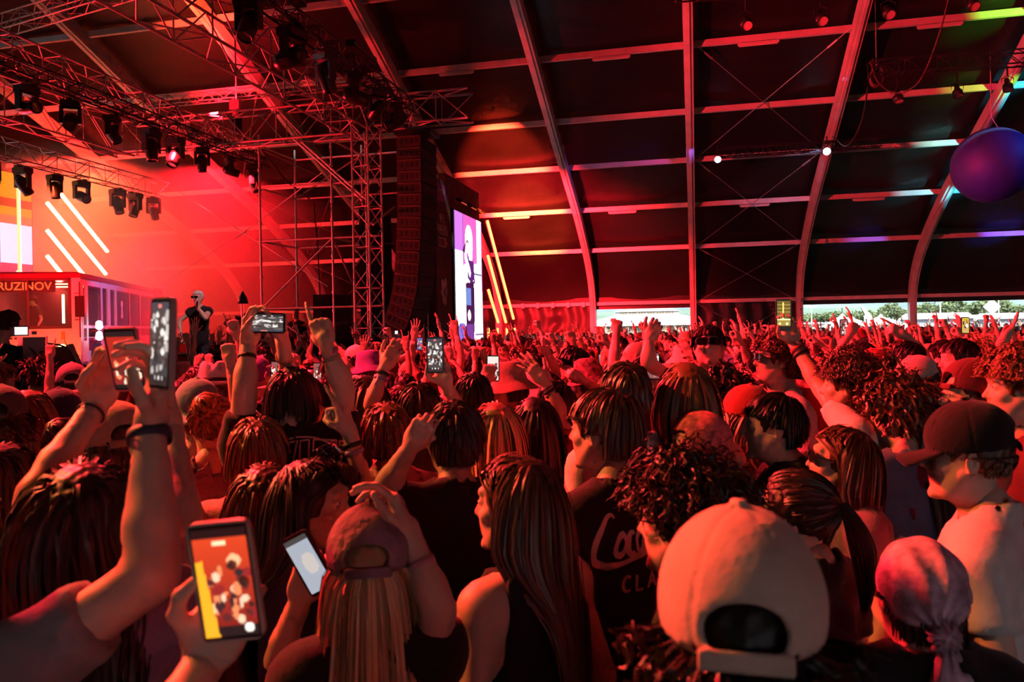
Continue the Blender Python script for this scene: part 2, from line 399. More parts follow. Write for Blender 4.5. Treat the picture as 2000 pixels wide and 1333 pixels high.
def body_parts(h, arms, sex, lod, hv, hR, sleeve, tank, fat=1.0, seed=0, hoff=(0, 0, 0), hem=.84):
    """one continuous skin surface, and the shirt around it, in the person's own frame (feet at the origin, facing +y)"""
    rb, rh, rhand = LOD[lod]; s = h / 1.78; fm = .9 if sex == 'f' else 1.0; A = {}
    for sd in 'LR':
        sg = -1 if sd == 'L' else 1; S = np.array([sg * .178 * s * fm, -.01, 1.425 * s]); a = arms.get(sd)
        if a is None: Wp = S + np.array([sg * .07, .07, -.52 * s]); pose = 'relax'; hd = np.array([0, .25, -1.]); pn = np.array([-sg, 0, 0.]); pole = (sg * .5, -1, 0)
        else:
            Wp = np.asarray(a['w'], float); pose = a.get('pose', 'open')
            up = np.clip((Wp[2] - S[2]) / .4, 0, 1); S = S + np.array([-sg * .018, .0, .055 * s]) * up
            pole = a.get('pole', (sg * 1.0, .1, -.6))
        E = np.asarray(a['e'], float) if a is not None and 'e' in a else ik(S, Wp, .30 * s, .265 * s, pole)
        if a is not None:
            fd = (Wp - E) / (np.linalg.norm(Wp - E) + 1e-9)
            hd = np.asarray(a.get('hd', fd), float); pn = np.asarray(a.get('pn', (0, 1, 0)), float)
        A[sd] = (S, E, Wp, pose, hd, pn, sg)
    pts = np.array([q for sd in A for q in A[sd][:3]]); lo = np.minimum(pts.min(0) - .14, (-.3, -.24, -.02)); hi = np.maximum(pts.max(0) + .1, (.3, .24, h - .1))
    hc = np.array([0, .03, h - .118]) + np.asarray(hoff)
    def torso(f, e, legs=True):
        f.ell((0, 0, 1.27 * s), (.162 * s * fm * fat + e, .112 * s * fat + e, .22 * s + e), k=.03)
        f.cap((-.135 * s * fm, -.012, 1.425 * s), (.135 * s * fm, -.012, 1.425 * s), .062 * s + e, k=.05)
        f.cap((-.11 * s, -.02, 1.45 * s), (0, -.025, 1.52 * s), .04 + e, .045 + e, k=.04); f.cap((.11 * s, -.02, 1.45 * s), (0, -.025, 1.52 * s), .04 + e, .045 + e, k=.04)
        f.ell((0, .005, 1.06 * s), (.145 * s * fm * fat + e, .11 * s * fat + e, .2 * s + e), k=.06)
        f.ell((0, -.012, .93 * s), (.165 * s * fat + e, .12 * s * fat + e, .14 * s + e), k=.06)
        if sex == 'f':
            for x in (-.065, .065): f.ell((x, .085, 1.28 * s), (.06 + e, .055 + e, .06 + e), k=.03)
    f = Field((-.26, -.2, -.02), (.26, .24, 1.06 * s), .034); torso(f, 0)
    for x in (-1, 1):
        f.cap((x * .088, -.01, .9 * s), (x * .095, .01, .5 * s), .085, .058, k=.03); f.cap((x * .095, .01, .5 * s), (x * .1, -.02, .09), .056, .042, k=.02); f.cap((x * .1, -.03, .045), (x * .115, .13, .04), .042, .036, k=.02)
    lv, lq = f.mesh(); zc_ = lv[lq].mean(1)[:, 2]; lq = lq[zc_ < 1.02 * s]; zc_ = zc_[zc_ < 1.02 * s]
    f = Field((lo[0], lo[1], min(.96 * s, pts[:, 2].min() - .08)), hi, rb); torso(f, 0)
    f.cap((0, -.03, 1.42 * s), (0, -.018, h - .22), .055 * fm, .044 * fm, k=.03)
    sh = {}
    for sd, (S, E, Wp, pose, hd, pn, sg) in A.items():
        f.ell(S, (.064, .062, .064), k=.04); f.cap(S, E, .052 * fm, .041 * fm, k=.03)
        m = E + (Wp - E) * .3; f.cap(E, m, .041 * fm, .0425 * fm, k=.015); f.cap(m, Wp, .0425 * fm, .0275, k=.015)
    v, q = f.mesh(); z = v[q].mean(1)[:, 2]; pieces = [(v, q, 0), (lv, lq, np.where(zc_ < .95 * s, 1, 0))]
    for hp in head_mesh(hv, rh): pieces.append((hp[0] @ hR.T + hc, hp[1], hp[2]))
    for sd, (S, E, Wp, pose, hd, pn, sg) in A.items():
        if arms.get(sd) is None and lod > 0: continue
        hvv, hq = hand_mesh(pose, sd, rhand if arms.get(sd) is not None else .009); pieces.append((hvv @ frame(hd, -pn).T + Wp, hq, 0))
    sp = None
    if sleeve is not None:
        f = Field((lo[0], lo[1], min(hem - .05, lo[2]) if sleeve > 1 else hem - .05), hi, {0: .021, 1: .029, 2: .036}[lod]); torso(f, .019, False)
        g = f.g
        X, Y, Z = f.grid()
        nz = .006 * (np.sin(X * 31 + seed + 3 * np.sin(Z * 9 + seed)) * np.sin(Z * 14 + Y * 20 + seed * 2.1) + .6 * np.sin(X * 55 + Z * 38 + seed) * np.sin(Y * 47 - Z * 23))
        f.g += nz.astype(np.float32)
        f.g[:, :, :int(np.ceil((hem - f.lo[2]) / f.res))] = .2
        for sd, (S, E, Wp, pose, hd, pn, sg) in A.items():
            if tank: continue
            f.ell(S, (.076, .073, .075), k=.04)
            if sleeve <= 1: f.cap(S, S + (E - S) * sleeve, .068, .067, k=.03, flat=True)
            else:
                f.cap(S, E, .064, .056, k=.03); f.cap(E, E + (Wp - E) * (sleeve - 1), .058, .05, k=.02, flat=True)
        f.cap((0, -.012, 1.505 * s), (0, .02, h), .066 * (1.3 if tank else 1), .09, k=.012, op='s')
        if tank:
            for sd, (S, E, Wp, pose, hd, pn, sg) in A.items(): f.cap(S + np.array([sg * .045, 0, -.10]), S + np.array([sg * .05, 0, .2]), .088, .1, k=.015, op='s')
        sp = f.mesh()
    return pieces, sp, A, hc

SCALP_C = np.array([0, -.012, .03]); SCALP_R = np.array([.0765, .0975, .091])
def tubes(p, w, nside=3, R=None):
    """p (N,S,3) centre lines, w (N,S) radii -> verts, quads"""
    N, S, _ = p.shape; t = np.gradient(p, axis=1); t /= np.linalg.norm(t, axis=2)[..., None] + 1e-9
    r = p - np.array([0, -.02, 0]); r[..., 2] *= .3; x = np.cross(t, r); x /= np.linalg.norm(x, axis=2)[..., None] + 1e-9; y = np.cross(x, t)
    if nside == 2:
        ph = (np.random.default_rng(N).uniform(-.75, .75, N) if R is None else R.uniform(-.75, .75, N))[:, None, None]; e = np.cos(ph) * x + np.sin(ph) * y
        v = np.stack([p + e * w[..., None], p - e * w[..., None]], 2)
        i = (np.arange(N)[:, None] * S * 2 + np.arange(S - 1)[None] * 2).ravel(); return v.reshape(-1, 3), np.stack([i, i + 1, i + 3, i + 2], 1)
    a = np.arange(nside) * 2 * math.pi / nside + .5
    v = p[:, :, None] + w[:, :, None, None] * (np.cos(a)[None, None, :, None] * x[:, :, None] * 1.25 + np.sin(a)[None, None, :, None] * y[:, :, None] * .8)
    i = np.arange(N)[:, None, None] * S * nside + np.arange(S - 1)[None, :, None] * nside; j = np.arange(nside)[None, None, :]; jn = (j + 1) % nside
    q = np.stack([i + j, i + jn, i + jn + nside, i + j + nside], -1).reshape(-1, 4)
    return v.reshape(-1, 3), q

def hair_mesh(style, lod, seed=0, under=None):
    """strand clumps over an under-layer; under=z cuts the hair that a hat covers"""
    key = ('hair', style, lod, seed, under)
    if key in CACHE: return CACHE[key]
    R = np.random.default_rng(seed + 11)
    spec = {'short': (.075, .35, .011, .35), 'mop': (.125, .55, .020, .3), 'curly': (.10, .2, .030, .9), 'bigcurly': (.13, .2, .05, .9), 'long': (.50, 1.0, .018, .12), 'wavy': (.46, 1.0, .024, .5), 'bob': (.22, .9, .02, .2),
            'pony': (.15, .0, .012, .2), 'bun': (.15, .0, .012, .25), 'braids': (.46, 1.0, .02, .35), 'buzz': (.012, .2, .004, .3), 'fade': (.045, .3, .012, .5)}[style]
    L0, grav, vol, mess = spec
    n = {0: 1600, 1: 620, 2: 200}[lod]; S = {0: 8, 1: 7, 2: 5}[lod]; wd = {0: .0030, 1: .0053, 2: .0108}[lod]
    if style in ('long', 'wavy'): n = int(n * 1.25); S += 3
    if under is not None and style in ('long', 'wavy'): n = int(n * 1.9)
    if style in ('curly', 'bigcurly'): n = int(n * (1.15 if lod == 0 else .8)); S = {0: 13, 1: 10, 2: 6}[lod]; wd *= .5 if lod == 0 else .62
    if style == 'braids': n = int(n * .16); wd *= 2.2
    if style == 'buzz': n = int(n * 1.2); wd *= .8
    i = np.arange(n * 2) + .5; ph = np.arccos(1 - 2 * i / (n * 2)); th = math.pi * (1 + 5 ** .5) * i
    d = np.stack([np.cos(th) * np.sin(ph), np.sin(th) * np.sin(ph), np.cos(ph)], 1)
    hl = np.where(d[:, 1] < -.1, -.62, np.where(d[:, 1] < .45, -.3 + (d[:, 1] + .1) * 1.25, .42 + (d[:, 1] - .45) * .45))
    d = d[d[:, 2] > hl]
    if under is not None: d = d[d[:, 2] < under]
    N = len(d); off = R.uniform(.15, 1.0, N) ** .8 * vol + .002
    if style == 'fade': off = .002 + np.clip(d[:, 2], 0, 1) * .018 * R.uniform(.5, 1, N)
    if under is not None: off = off + .008
    crown = np.array([.02, -.45, .9]); crown /= np.linalg.norm(crown)
    p = SCALP_C + d * SCALP_R; P_ = [p.copy()]; L = L0 * R.uniform(.75, 1.12, N)
    if style == 'fade': L = L * np.clip(.35 + d[:, 2] * 1.2, .25, 1.2)
    T = d - crown * (d @ crown)[:, None] * .2 - crown * .55
    T = T - d * (T * d).sum(1)[:, None]; T /= np.linalg.norm(T, axis=1)[:, None] + 1e-6
    if style == 'curly' or style == 'bigcurly': T = T * .6 + d * .6 + R.normal(size=(N, 3)) * .5
    if style == 'short': T = T + d * .25 + R.normal(size=(N, 3)) * .12 + np.array([.25, .2, 0])
    if style in ('pony', 'bun'):
        tie = SCALP_C + np.array([0, -.105, .055 if style == 'bun' else .02])
    step = L / (S - 1); V = T / (np.linalg.norm(T, axis=1)[:, None] + 1e-9); fq = R.uniform(.8, 1.3, N); phs = R.uniform(0, 6.28, N)
    side = np.where(p[:, 1] > .035, 1, -1); fs = R.random(N) < .75
    for k in range(1, S):
        if style in ('pony', 'bun'):
            tgt = tie - p; V = tgt / (np.linalg.norm(tgt, axis=1)[:, None] + 1e-6); step = np.linalg.norm(tgt, axis=1) / max(S - k, 1)
        else:
            V = V + np.array([0, 0, -1.0]) * grav * (.5 + .12 * k if k > 1 else .2) + R.normal(size=(N, 3)) * mess * .12
            V /= np.linalg.norm(V, axis=1)[:, None]
        q = p + V * step[:, None]
        if style in ('curly', 'bigcurly'):
            an = phs + k * 1.5 * fq; q += (.0085 if lod == 0 else .010) * np.stack([np.cos(an), np.sin(an), np.sin(an * .8 + 1)], 1)
        if style in ('wavy', 'braids'):
            an = phs * .3 + k * 1.0 * fq; q += (.008 if style == 'wavy' else .004) * np.stack([np.cos(an), np.sin(an * .9), 0 * an], 1)
        e = (q - SCALP_C) / (SCALP_R + off[:, None]); le = np.linalg.norm(e, axis=1); ins = le < 1
        q[ins] = SCALP_C + (e[ins] / le[ins][:, None]) * (SCALP_R + off[ins][:, None])
        if style in ('long', 'wavy', 'braids', 'bob'):
            low = np.clip((-.09 - q[:, 2]) / .12, 0, 1); bk = np.minimum(q[:, 1], -.10 - off * .9 - .05 * low); fr = np.maximum(q[:, 1], .075 + off)
            tgt = np.where((side > 0) & ~fs & (low > .9), fr, bk); q[:, 1] += (tgt - q[:, 1]) * low * .55
            q[:, 0] *= 1 + (.045 if under is not None else -.02) * low
            fc = (q[:, 2] < .075) & (q[:, 1] > .012)
            q[fc, 1] = .012 + (q[fc, 1] - .012) * .25; q[fc, 0] = np.where(q[fc, 0] >= 0, 1, -1) * np.maximum(np.abs(q[fc, 0]), .079 + off[fc] * .6)
        if style not in ('long', 'wavy', 'braids', 'bob'):
            nf = (q[:, 1] > .02) & (q[:, 2] < .055); q[nf, 2] = np.maximum(q[nf, 2], .045 + .01 * R.random(nf.sum()))
            ea = (q[:, 1] > -.038) & (q[:, 2] < .012); q[ea, 2] = np.maximum(q[ea, 2], .004 + .012 * R.random(ea.sum()))
            bn = q[:, 2] < -.075; q[bn, 2] = -.075 + .01 * R.random(bn.sum())
        if under is not None:
            hm_ = q[:, 2] > .016; e = (q[hm_] - SCALP_C) / SCALP_R; q[hm_] = SCALP_C + e / np.linalg.norm(e, axis=1)[:, None] * (SCALP_R + .002)
        p = q; P_.append(p.copy())
    pts = np.stack(P_, 1); tt = np.linspace(0, 1, S)[None, :]
    w = wd * (.75 + .5 * R.random((N, 1))) * np.clip(1.15 - tt ** 2.5, .12, 1) * (1.5 if style in ('curly', 'bigcurly') else 1)
    v, q = tubes(pts, w, 2, R); sv = np.repeat(R.random(N), S * 2)
    pieces = [(v, q, 0)]
    # under-layer so no scalp shows
    res = {0: .007, 1: .01, 2: .014}[lod]; f = Field((-.16, -.2, -.46 if style in ('long', 'wavy', 'bob') else -.1), (.14, .14, .2), res); b = .35 * vol
    if style == 'buzz' or under is not None: b = .001
    f.ell(SCALP_C, SCALP_R + .003 + b, k=.01)
    if style in ('long', 'wavy', 'bob'):
        if under is None: f.ell((0, -.045, -.02), (.078, .058, .1), k=.03)
        f.ell((0, -.092 if under is None else -.08, -.17 if style != 'bob' else -.04), (.09, .026, .24 if style != 'bob' else .1), k=.03)
    f.box((0, .165, -.066), (.2, .125, .125), .004, k=.012, op='s', R=rot('X', -.22)); f.box((0, .05, -.155), (.2, .09, .13), .004, k=.012, op='s', R=rot('X', .15))
    if style in ('short', 'mop', 'fade', 'buzz', 'curly', 'bigcurly', 'pony', 'bun'): f.box((0, 0, -.165), (.2, .2, .10), .002, k=.01, op='s')
    if style in ('short', 'mop', 'fade', 'buzz', 'curly'):
        for x in (-1, 1): f.ell((x * .092, .004, -.012), (.032, .036, .046), k=.01, op='s')
    if under is not None: f.box((0, 0, .03 + .091 * max(under, .75) + .1), (.2, .2, .1), .001, k=.004, op='s')
    X, Y, Z = f.grid(); f.g += (.0035 * np.sin(X * 210 + 3 * np.sin(Z * 60)) * np.sin(Y * 190 + Z * 30)).astype(np.float32)
    hv, hq = f.mesh()
    if len(hv): pieces.append((hv, hq, 0)); sv = np.concatenate([sv, np.full(len(hv), .15)])
    extra = []
    if style == 'bun': extra.append((tie + np.array([0, -.03, .01]), .045, 60))
    for c, r, m in extra:
        an = np.linspace(0, 6.28 * 1.2, 12); ln = []
        for _ in range(m):
            ax = R.normal(size=3); ax /= np.linalg.norm(ax); u = np.cross(ax, R.normal(size=3)); u /= np.linalg.norm(u); w2 = np.cross(ax, u); rr = r * R.uniform(.6, 1.1)
            ln.append(c + rr * (np.cos(an)[:, None] * u + np.sin(an)[:, None] * w2))
        vv, qq = tubes(np.array(ln), np.full((m, 12), wd * 1.3)); pieces.append((vv, qq, 0)); sv = np.concatenate([sv, np.repeat(R.random(m), 36)])
    if style == 'pony':
        m = n // 5; t = np.linspace(0, 1, S); a0 = R.uniform(0, 6.28, m); rr = R.uniform(.2, 1, m) ** .5 * .03
        ln = tie + np.stack([np.cos(a0)[:, None] * rr[:, None] * np.sin(t * 2.6 + .35), -.05 * np.sin(t * 2.2)[None] - .012 + np.sin(a0)[:, None] * rr[:, None] * np.sin(t * 2.6 + .35), -t[None] * R.uniform(.2, .3, m)[:, None]], -1)
        vv, qq = tubes(ln, np.full((m, S), wd) * np.clip(1.1 - t ** 3, .1, 1)); pieces.append((vv, qq, 0)); sv = np.concatenate([sv, np.repeat(R.random(m), S * 3)])
    me = mesh_np('hair', pieces, [mat('hair_black')], True, sv=sv); CACHE[key] = me; return me

mat('hair_black', (.012, .009, .008), .46, sv=.5, spec=.4); mat('hair_dark', (.022, .012, .008), .46, sv=.5, spec=.4); mat('hair_brown', (.095, .042, .022), .4, sv=.55, spec=.5)
mat('hair_ginger', (.20, .075, .03), .42, sv=.5, spec=.5); mat('hair_blond', (.52, .31, .15), .42, sv=.45, spec=.5)
SKIN = [mat('skin_light', (.62, .40, .30), .5, spec=.35, noise=(9, .1)), mat('skin_tan', (.52, .31, .21), .5, spec=.35, noise=(9, .1)), mat('skin_deep', (.30, .16, .10), .45, spec=.4, noise=(9, .1))]
LIP = mat('lips', (.50, .24, .20), .4); EYE = mat('eye_white', (.75, .72, .7), .2); IRIS = mat('iris', (.015, .01, .008), .1); PANTS = mat('trousers', (.02, .022, .03), .8)
def cloth(name, c, nz=.12): return mat('cloth_' + name, c, .85, spec=.2, noise=(14, nz), bump=(70, .12), sheen=.15)
CLOTH = {'black': cloth('black', (.012, .011, .013)), 'charcoal': cloth('charcoal', (.045, .045, .05)), 'grey': cloth('grey', (.20, .21, .22)), 'white': cloth('white', (.62, .58, .56)), 'cream': cloth('cream', (.58, .47, .38)), 'pink': cloth('pink', (.55, .25, .27)),
         'navy': cloth('navy', (.018, .022, .055)), 'red': cloth('red', (.32, .03, .03)), 'denim': cloth('denim', (.09, .12, .2)), 'mauve': cloth('mauve', (.22, .13, .2)), 'olive': cloth('olive', (.07, .075, .035)), 'burgundy': cloth('burgundy', (.13, .018, .03)),
         'teal': cloth('teal', (.16, .3, .33)), 'purple': cloth('purple', (.22, .10, .40)), 'tan': cloth('tan', (.42, .29, .19)), 'lilac': cloth('lilac', (.34, .24, .42))}
HAIR = {k: MATS['hair_' + k] for k in ('black', 'dark', 'brown', 'ginger', 'blond')}
BLACKP = mat('black_plastic', (.012, .012, .013), .3); GLASSLENS = mat('dark_lens', (.01, .008, .008), .06, spec=.8)

# hats, in head space
def cap_mesh(back=False, lod=0, hole=True):
    key = ('cap', back, lod, hole)
    if key in CACHE: return CACHE[key]
    res = {0: .0042, 1: .007, 2: .011}[lod]; f = Field((-.16, -.24, -.08), (.16, .24, .2), res)
    f.ell((0, -.012, .045), (.094, .114, .104), k=.01)
    f.box((0, 0, -.075), (.3, .3, .085), .001, k=.006, op='s')
    f.ell((0, -.012, .01), (.087, .107, .1), k=.004, op='s')
    sy = -1 if back else 1
    if hole: f.ell((0, -.012 - sy * .112, .044), (.044, .06, .030), k=.004, op='s'); f.box((0, -.012 - sy * .108, .018), (.046, .002, .009), .002, k=.006)
    # peak
    for i in range(19):
        x = (i - 9) / 9 * .066; f.cap((x, -.012 + sy * (.112 * math.sqrt(max(0, 1 - (x / .094) ** 2))), .014), (x * .95, -.012 + sy * (.185 - abs(x) ** 2 * 5), .004 - abs(x) ** 2 * 4), .0045, k=.008)
    f.ell((0, -.012, .152), (.011, .011, .007), k=.004)
    X, Y, Z = f.grid(); an = np.arctan2(Y + .012, X); sm = np.abs(np.sin(an * 3)) * np.sqrt(X ** 2 + (Y + .012) ** 2)
    f.g += np.where((sm < .0045) & (Z > .02), .0022, 0).astype(np.float32)
    v, q = f.mesh(); me = mesh_np('cap', [(v, q, 0)], [CLOTH['black']], True); CACHE[key] = me; return me
def lathe_hat(kind):
    key = ('hat', kind)
    if key in CACHE: return CACHE[key]
    prof = {'bucket': [[.0005, .165], [.05, .163], [.078, .15], [.088, .10], [.098, .045], [.112, .028], [.15, -.012], [.152, -.017], [.112, .02], [.094, .04]],
            'fedora': [[.0005, .15], [.03, .158], [.062, .165], [.075, .15], [.086, .10], [.095, .045], [.10, .04], [.13, .036], [.165, .044], [.167, .040], [.13, .031], [.09, .036]],
            'beanie': [[.0005, .145], [.03, .14], [.06, .12], [.08, .085], [.086, .04], [.088, .01], [.086, .0], [.08, .0]]}[kind]
    b = MB(); b.lathe(prof, 40); v, f, _ = b.p[0]; v = v * np.array([1, 1.18, 1]) + np.array([0, -.012, 0])
    if kind == 'fedora':
        top = v[:, 2] > .12; v[top, 2] -= .035 * np.exp(-(v[top, 0] / .02) ** 2) * 1; pin = (v[:, 2] > .1) & (v[:, 1] > .02); v[pin, 0] *= .75
        br = np.hypot(v[:, 0], v[:, 1] / 1.18) > .11; v[br, 2] += .25 * np.abs(v[br, 0]) ** 1.5 - .012
    if kind == 'bucket': v[:, 2] += .004 * np.sin(np.arctan2(v[:, 1], v[:, 0]) * 5) * (np.hypot(v[:, 0], v[:, 1]) > .1)
    me = mesh_np('hat', [(v, f, 0)], [CLOTH['black']], True); CACHE[key] = me; return me
def hatband_mesh():
    b = MB(); a = np.linspace(0, 2 * math.pi, 33)[:-1]; b.lathe([[.0965, .046], [.0945, .066], [.0925, .066], [.0945, .046]], 40); v, f, _ = b.p[0]; return mesh_np('hat_band', [(v * np.array([1.0, 1.18, 1]) + np.array([0, -.012, 0]), f, 0)], [CLOTH['black']], True)
def durag_mesh(lod=0, tails=True):
    key = ('durag', lod, tails)
    if key in CACHE: return CACHE[key]
    res = .0048 if lod == 0 else .008; f = Field((-.16, -.3, -.44), (.16, .13, .15), res)
    f.ell((0, -.014, .034), (.0905, .112, .104), k=.01); f.box((0, .13, -.06), (.2, .12, .11), .004, k=.01, op='s', R=rot('X', -.15)); f.box((0, .08, -.15), (.2, .2, .115), .002, k=.01, op='s', R=rot('X', .22))
    if tails:
        f.ell((0, -.125, -.035), (.032, .026, .026), k=.02)
        for x, l, w in ((-.03, .3, .03), (.05, .27, .034), (.008, .36, .026)):
            for t in range(4): f.cap((x * t / 4 * 1.6, -.13 - .012 * t, -.05 - l * t / 4), (x * (t + 1) / 4 * 1.6, -.142 - .012 * t, -.05 - l * (t + 1) / 4), .012 + w * t / 7, .012 + w * (t + 1) / 7, k=.02)
        X, Y, Z = f.grid(); f.g += (.0045 * np.sin(np.arctan2(X, -Z - .03) * 15 + 4 * np.sin(Z * 18)) * np.exp(-((Y + .13) / .07) ** 2) + .002 * np.sin(X * 90) * np.sin(Z * 40)).astype(np.float32)
    v, q = f.mesh(); me = mesh_np('bandana', [(v, q, 0)], [CLOTH['black']], True); CACHE[key] = me; return me
def glasses_mesh(kind):
    key = ('gl', kind)
    if key in CACHE: return CACHE[key]
    fr = MB(); ln = MB(); w, hh = (.027, .02) if kind != 'shades' else (.031, .02)
    for x in (-1, 1):
        a = np.arange(24) * 2 * math.pi / 24; sq = 4 if kind == 'shades' else 2.6
        c = np.stack([x * .034 + w * np.sign(np.cos(a)) * np.abs(np.cos(a)) ** (2 / sq), .108 - .012 * ((x * .034 + w * np.cos(a)) / .06) ** 2, .014 + hh * np.sign(np.sin(a)) * np.abs(np.sin(a)) ** (2 / sq)], 1)
        fr.tube(c, .0022 if kind != 'shades' else .003, 6, closed=True)
        cc = c.mean(0); ln.add(np.vstack([cc + (0, .003, 0), c]), [[0, 1 + j, 1 + (j + 1) % 24] for j in range(24)])
        fr.tube([(x * .062, .098, .018), (x * .074, .06, .017), (x * .079, .0, .012), (x * .077, -.03, -.002)], .0022, 6)
    fr.tube([(-.009, .111, .018), (0, .114, .021), (.009, .111, .018)], .002, 6)
    CACHE[key] = (fr.mesh('frame', BLACKP, True), ln.mesh('lens', GLASSLENS, True)); return CACHE[key]

PEOPLE = []   # (x, y) already standing somewhere
def person(label, u, v, D, face=0, hd=0, pitch=0, tilt=0, arms=None, skin=0, hair=('short', 'dark'), shirt=('black', .55), hat=None, glasses=None, lod=None, sex='m', hv=None, fat=1.0, group=None, tank=False, seed=None, world=None, lean=(0, 0, 0), zbase=0.0, skinm=None, under=.30):
    """u, v = photo pixel of the crown, D = camera depth; face: 0 looks away from the camera, 90 towards the stage side, 180 at the camera; hd turns the head further"""
    W_ = P(u, v, D) if world is None else np.asarray(world, float)
    h = W_[2] - zbase; yaw = PSI + math.radians(face); seed = len(PEOPLE) if seed is None else seed; rs = np.random.default_rng(seed)
    crown_extra = {'cap': .045, 'fedora': .05, 'bucket': .055, 'beanie': .03, 'durag': .018}.get(hat[0], 0) if hat else {'mop': .02, 'curly': .03, 'bigcurly': .05, 'buzz': .002, 'fade': .015}.get(hair[0] if hair else 'buzz', .012)
    h = h - crown_extra
    if lod is None: lod = 0 if D < 2.45 else 1
    hv = (1 if sex == 'f' else int(rs.integers(0, 3) != 1) * int(rs.choice([0, 2]))) if hv is None else hv
    hR = rot('Z', math.radians(hd)) @ rot('X', math.radians(pitch)) @ rot('Y', math.radians(tilt))
    base = np.array([W_[0], W_[1], zbase]); Rz = rot('Z', yaw); base = base - Rz @ np.array([lean[0], .03 + lean[1], 0])
    PEOPLE.append((base[0], base[1]))
    root = thing('person', label, 'person', tuple(base), yaw, group)
    la = {}
    for sd, a in (arms or {}).items():
        b = dict(a)
        for kk in ('w', 'e'):
            if kk in b: b[kk] = Rz.T @ (P(*b[kk]) - base)
        for kk in ('hd', 'pn'):
            if kk in b: b[kk] = Rz.T @ (b[kk][0] * RGT + b[kk][1] * FWD + b[kk][2] * UPV)
        la[sd] = b
    sl = None if shirt is None else shirt[1]
    pieces, sp, A, hc = body_parts(h, la, sex, lod, hv, hR, sl, tank, fat, seed, hoff=lean, hem=max(.7, .84))
    link('body', mesh_np('body', pieces, [skinm or SKIN[skin], PANTS, LIP, EYE, IRIS], True), root)
    if sp is not None: link('shirt', mesh_np('shirt', [(sp[0], sp[1], 0)], [CLOTH[shirt[0]] if isinstance(shirt[0], str) else shirt[0]], True), root)
    Mh = Matrix.Translation(Vector(hc)) @ Matrix(hR.tolist()).to_4x4()
    if hair and hat and hat[0] == 'durag' and len(hat) > 2: hair = None
    if hair:
        if hat and hat[0] == 'durag': under = -.4
        under = under if hat and hat[0] in ('cap', 'bucket', 'fedora', 'beanie', 'durag') else None
        o = link('hair', hair_mesh(hair[0], lod, seed % 2, under), root, [HAIR[hair[1]]]); o.matrix_local = Mh
    if hat:
        k = hat[0]; m = CLOTH[hat[1]] if isinstance(hat[1], str) else hat[1]
        if k == 'cap':
            o = link('cap', cap_mesh(False, lod), root, [m]); o.matrix_local = Mh @ Matrix.Rotation(math.pi if len(hat) > 2 and hat[2] == 'back' else 0, 4, 'Z') @ Matrix.Translation((0, -.004 if len(hat) < 3 else .02, .012)) @ Matrix.Rotation(-.12, 4, 'X')
        elif k == 'durag': o = link('bandana', durag_mesh(0 if D < 2.5 else 1, len(hat) < 3), root, [m]); o.matrix_local = Mh
        else:
            o = link('hat', lathe_hat(k), root, [m]); o.matrix_local = Mh @ Matrix.Rotation(math.radians(-8), 4, 'X')
            if k == 'fedora': b = link('hat_band', hatband_mesh(), o)
    if glasses:
        fr, ln = glasses_mesh(glasses if glasses != 'up' else 'shades'); g = link('glasses', fr, root); link('lens', ln, g)
        g.matrix_local = Mh @ (Matrix.Translation((0, -.01, .075)) @ Matrix.Rotation(.75, 4, 'X') if glasses == 'up' else Matrix.Identity(4))
        if glasses == 'clear':
            for c in g.children:
                c.material_slots[0].link = 'OBJECT'; c.material_slots[0].material = mat('clear_lens', (.9, .9, .9), .05, alpha=.12)
    root['_A'] = 0; del root['_A']
    return root, A, base, Rz, hc, hR

def band(root, A, side, t=.06, col='navy', tail=False, r=.031, w=.016):
    """wristband on a forearm: t = how far below the wrist"""
    S, E, Wp = A[side][:3]; d = (E - Wp) / np.linalg.norm(E - Wp); c = Wp + d * t; fr = frame(d, (0, 1, .2)); b = MB()
    b.lathe([[r, -w / 2], [r + .002, -w / 2], [r + .003, 0], [r + .002, w / 2], [r, w / 2], [r, -w / 2]], 20, c=c, R=fr)
    if tail: b.bar(c + fr @ np.array([r + .004, 0, 0]), c + fr @ np.array([r + .02, .01, 0]) + np.array([0, 0, -.045]), .014, .0015)
    return b.build('wristband', mat('band_' + col, CLOTH[col].node_tree.nodes['Principled BSDF'].inputs['Base Color'].default_value[:3], .6), root, True)

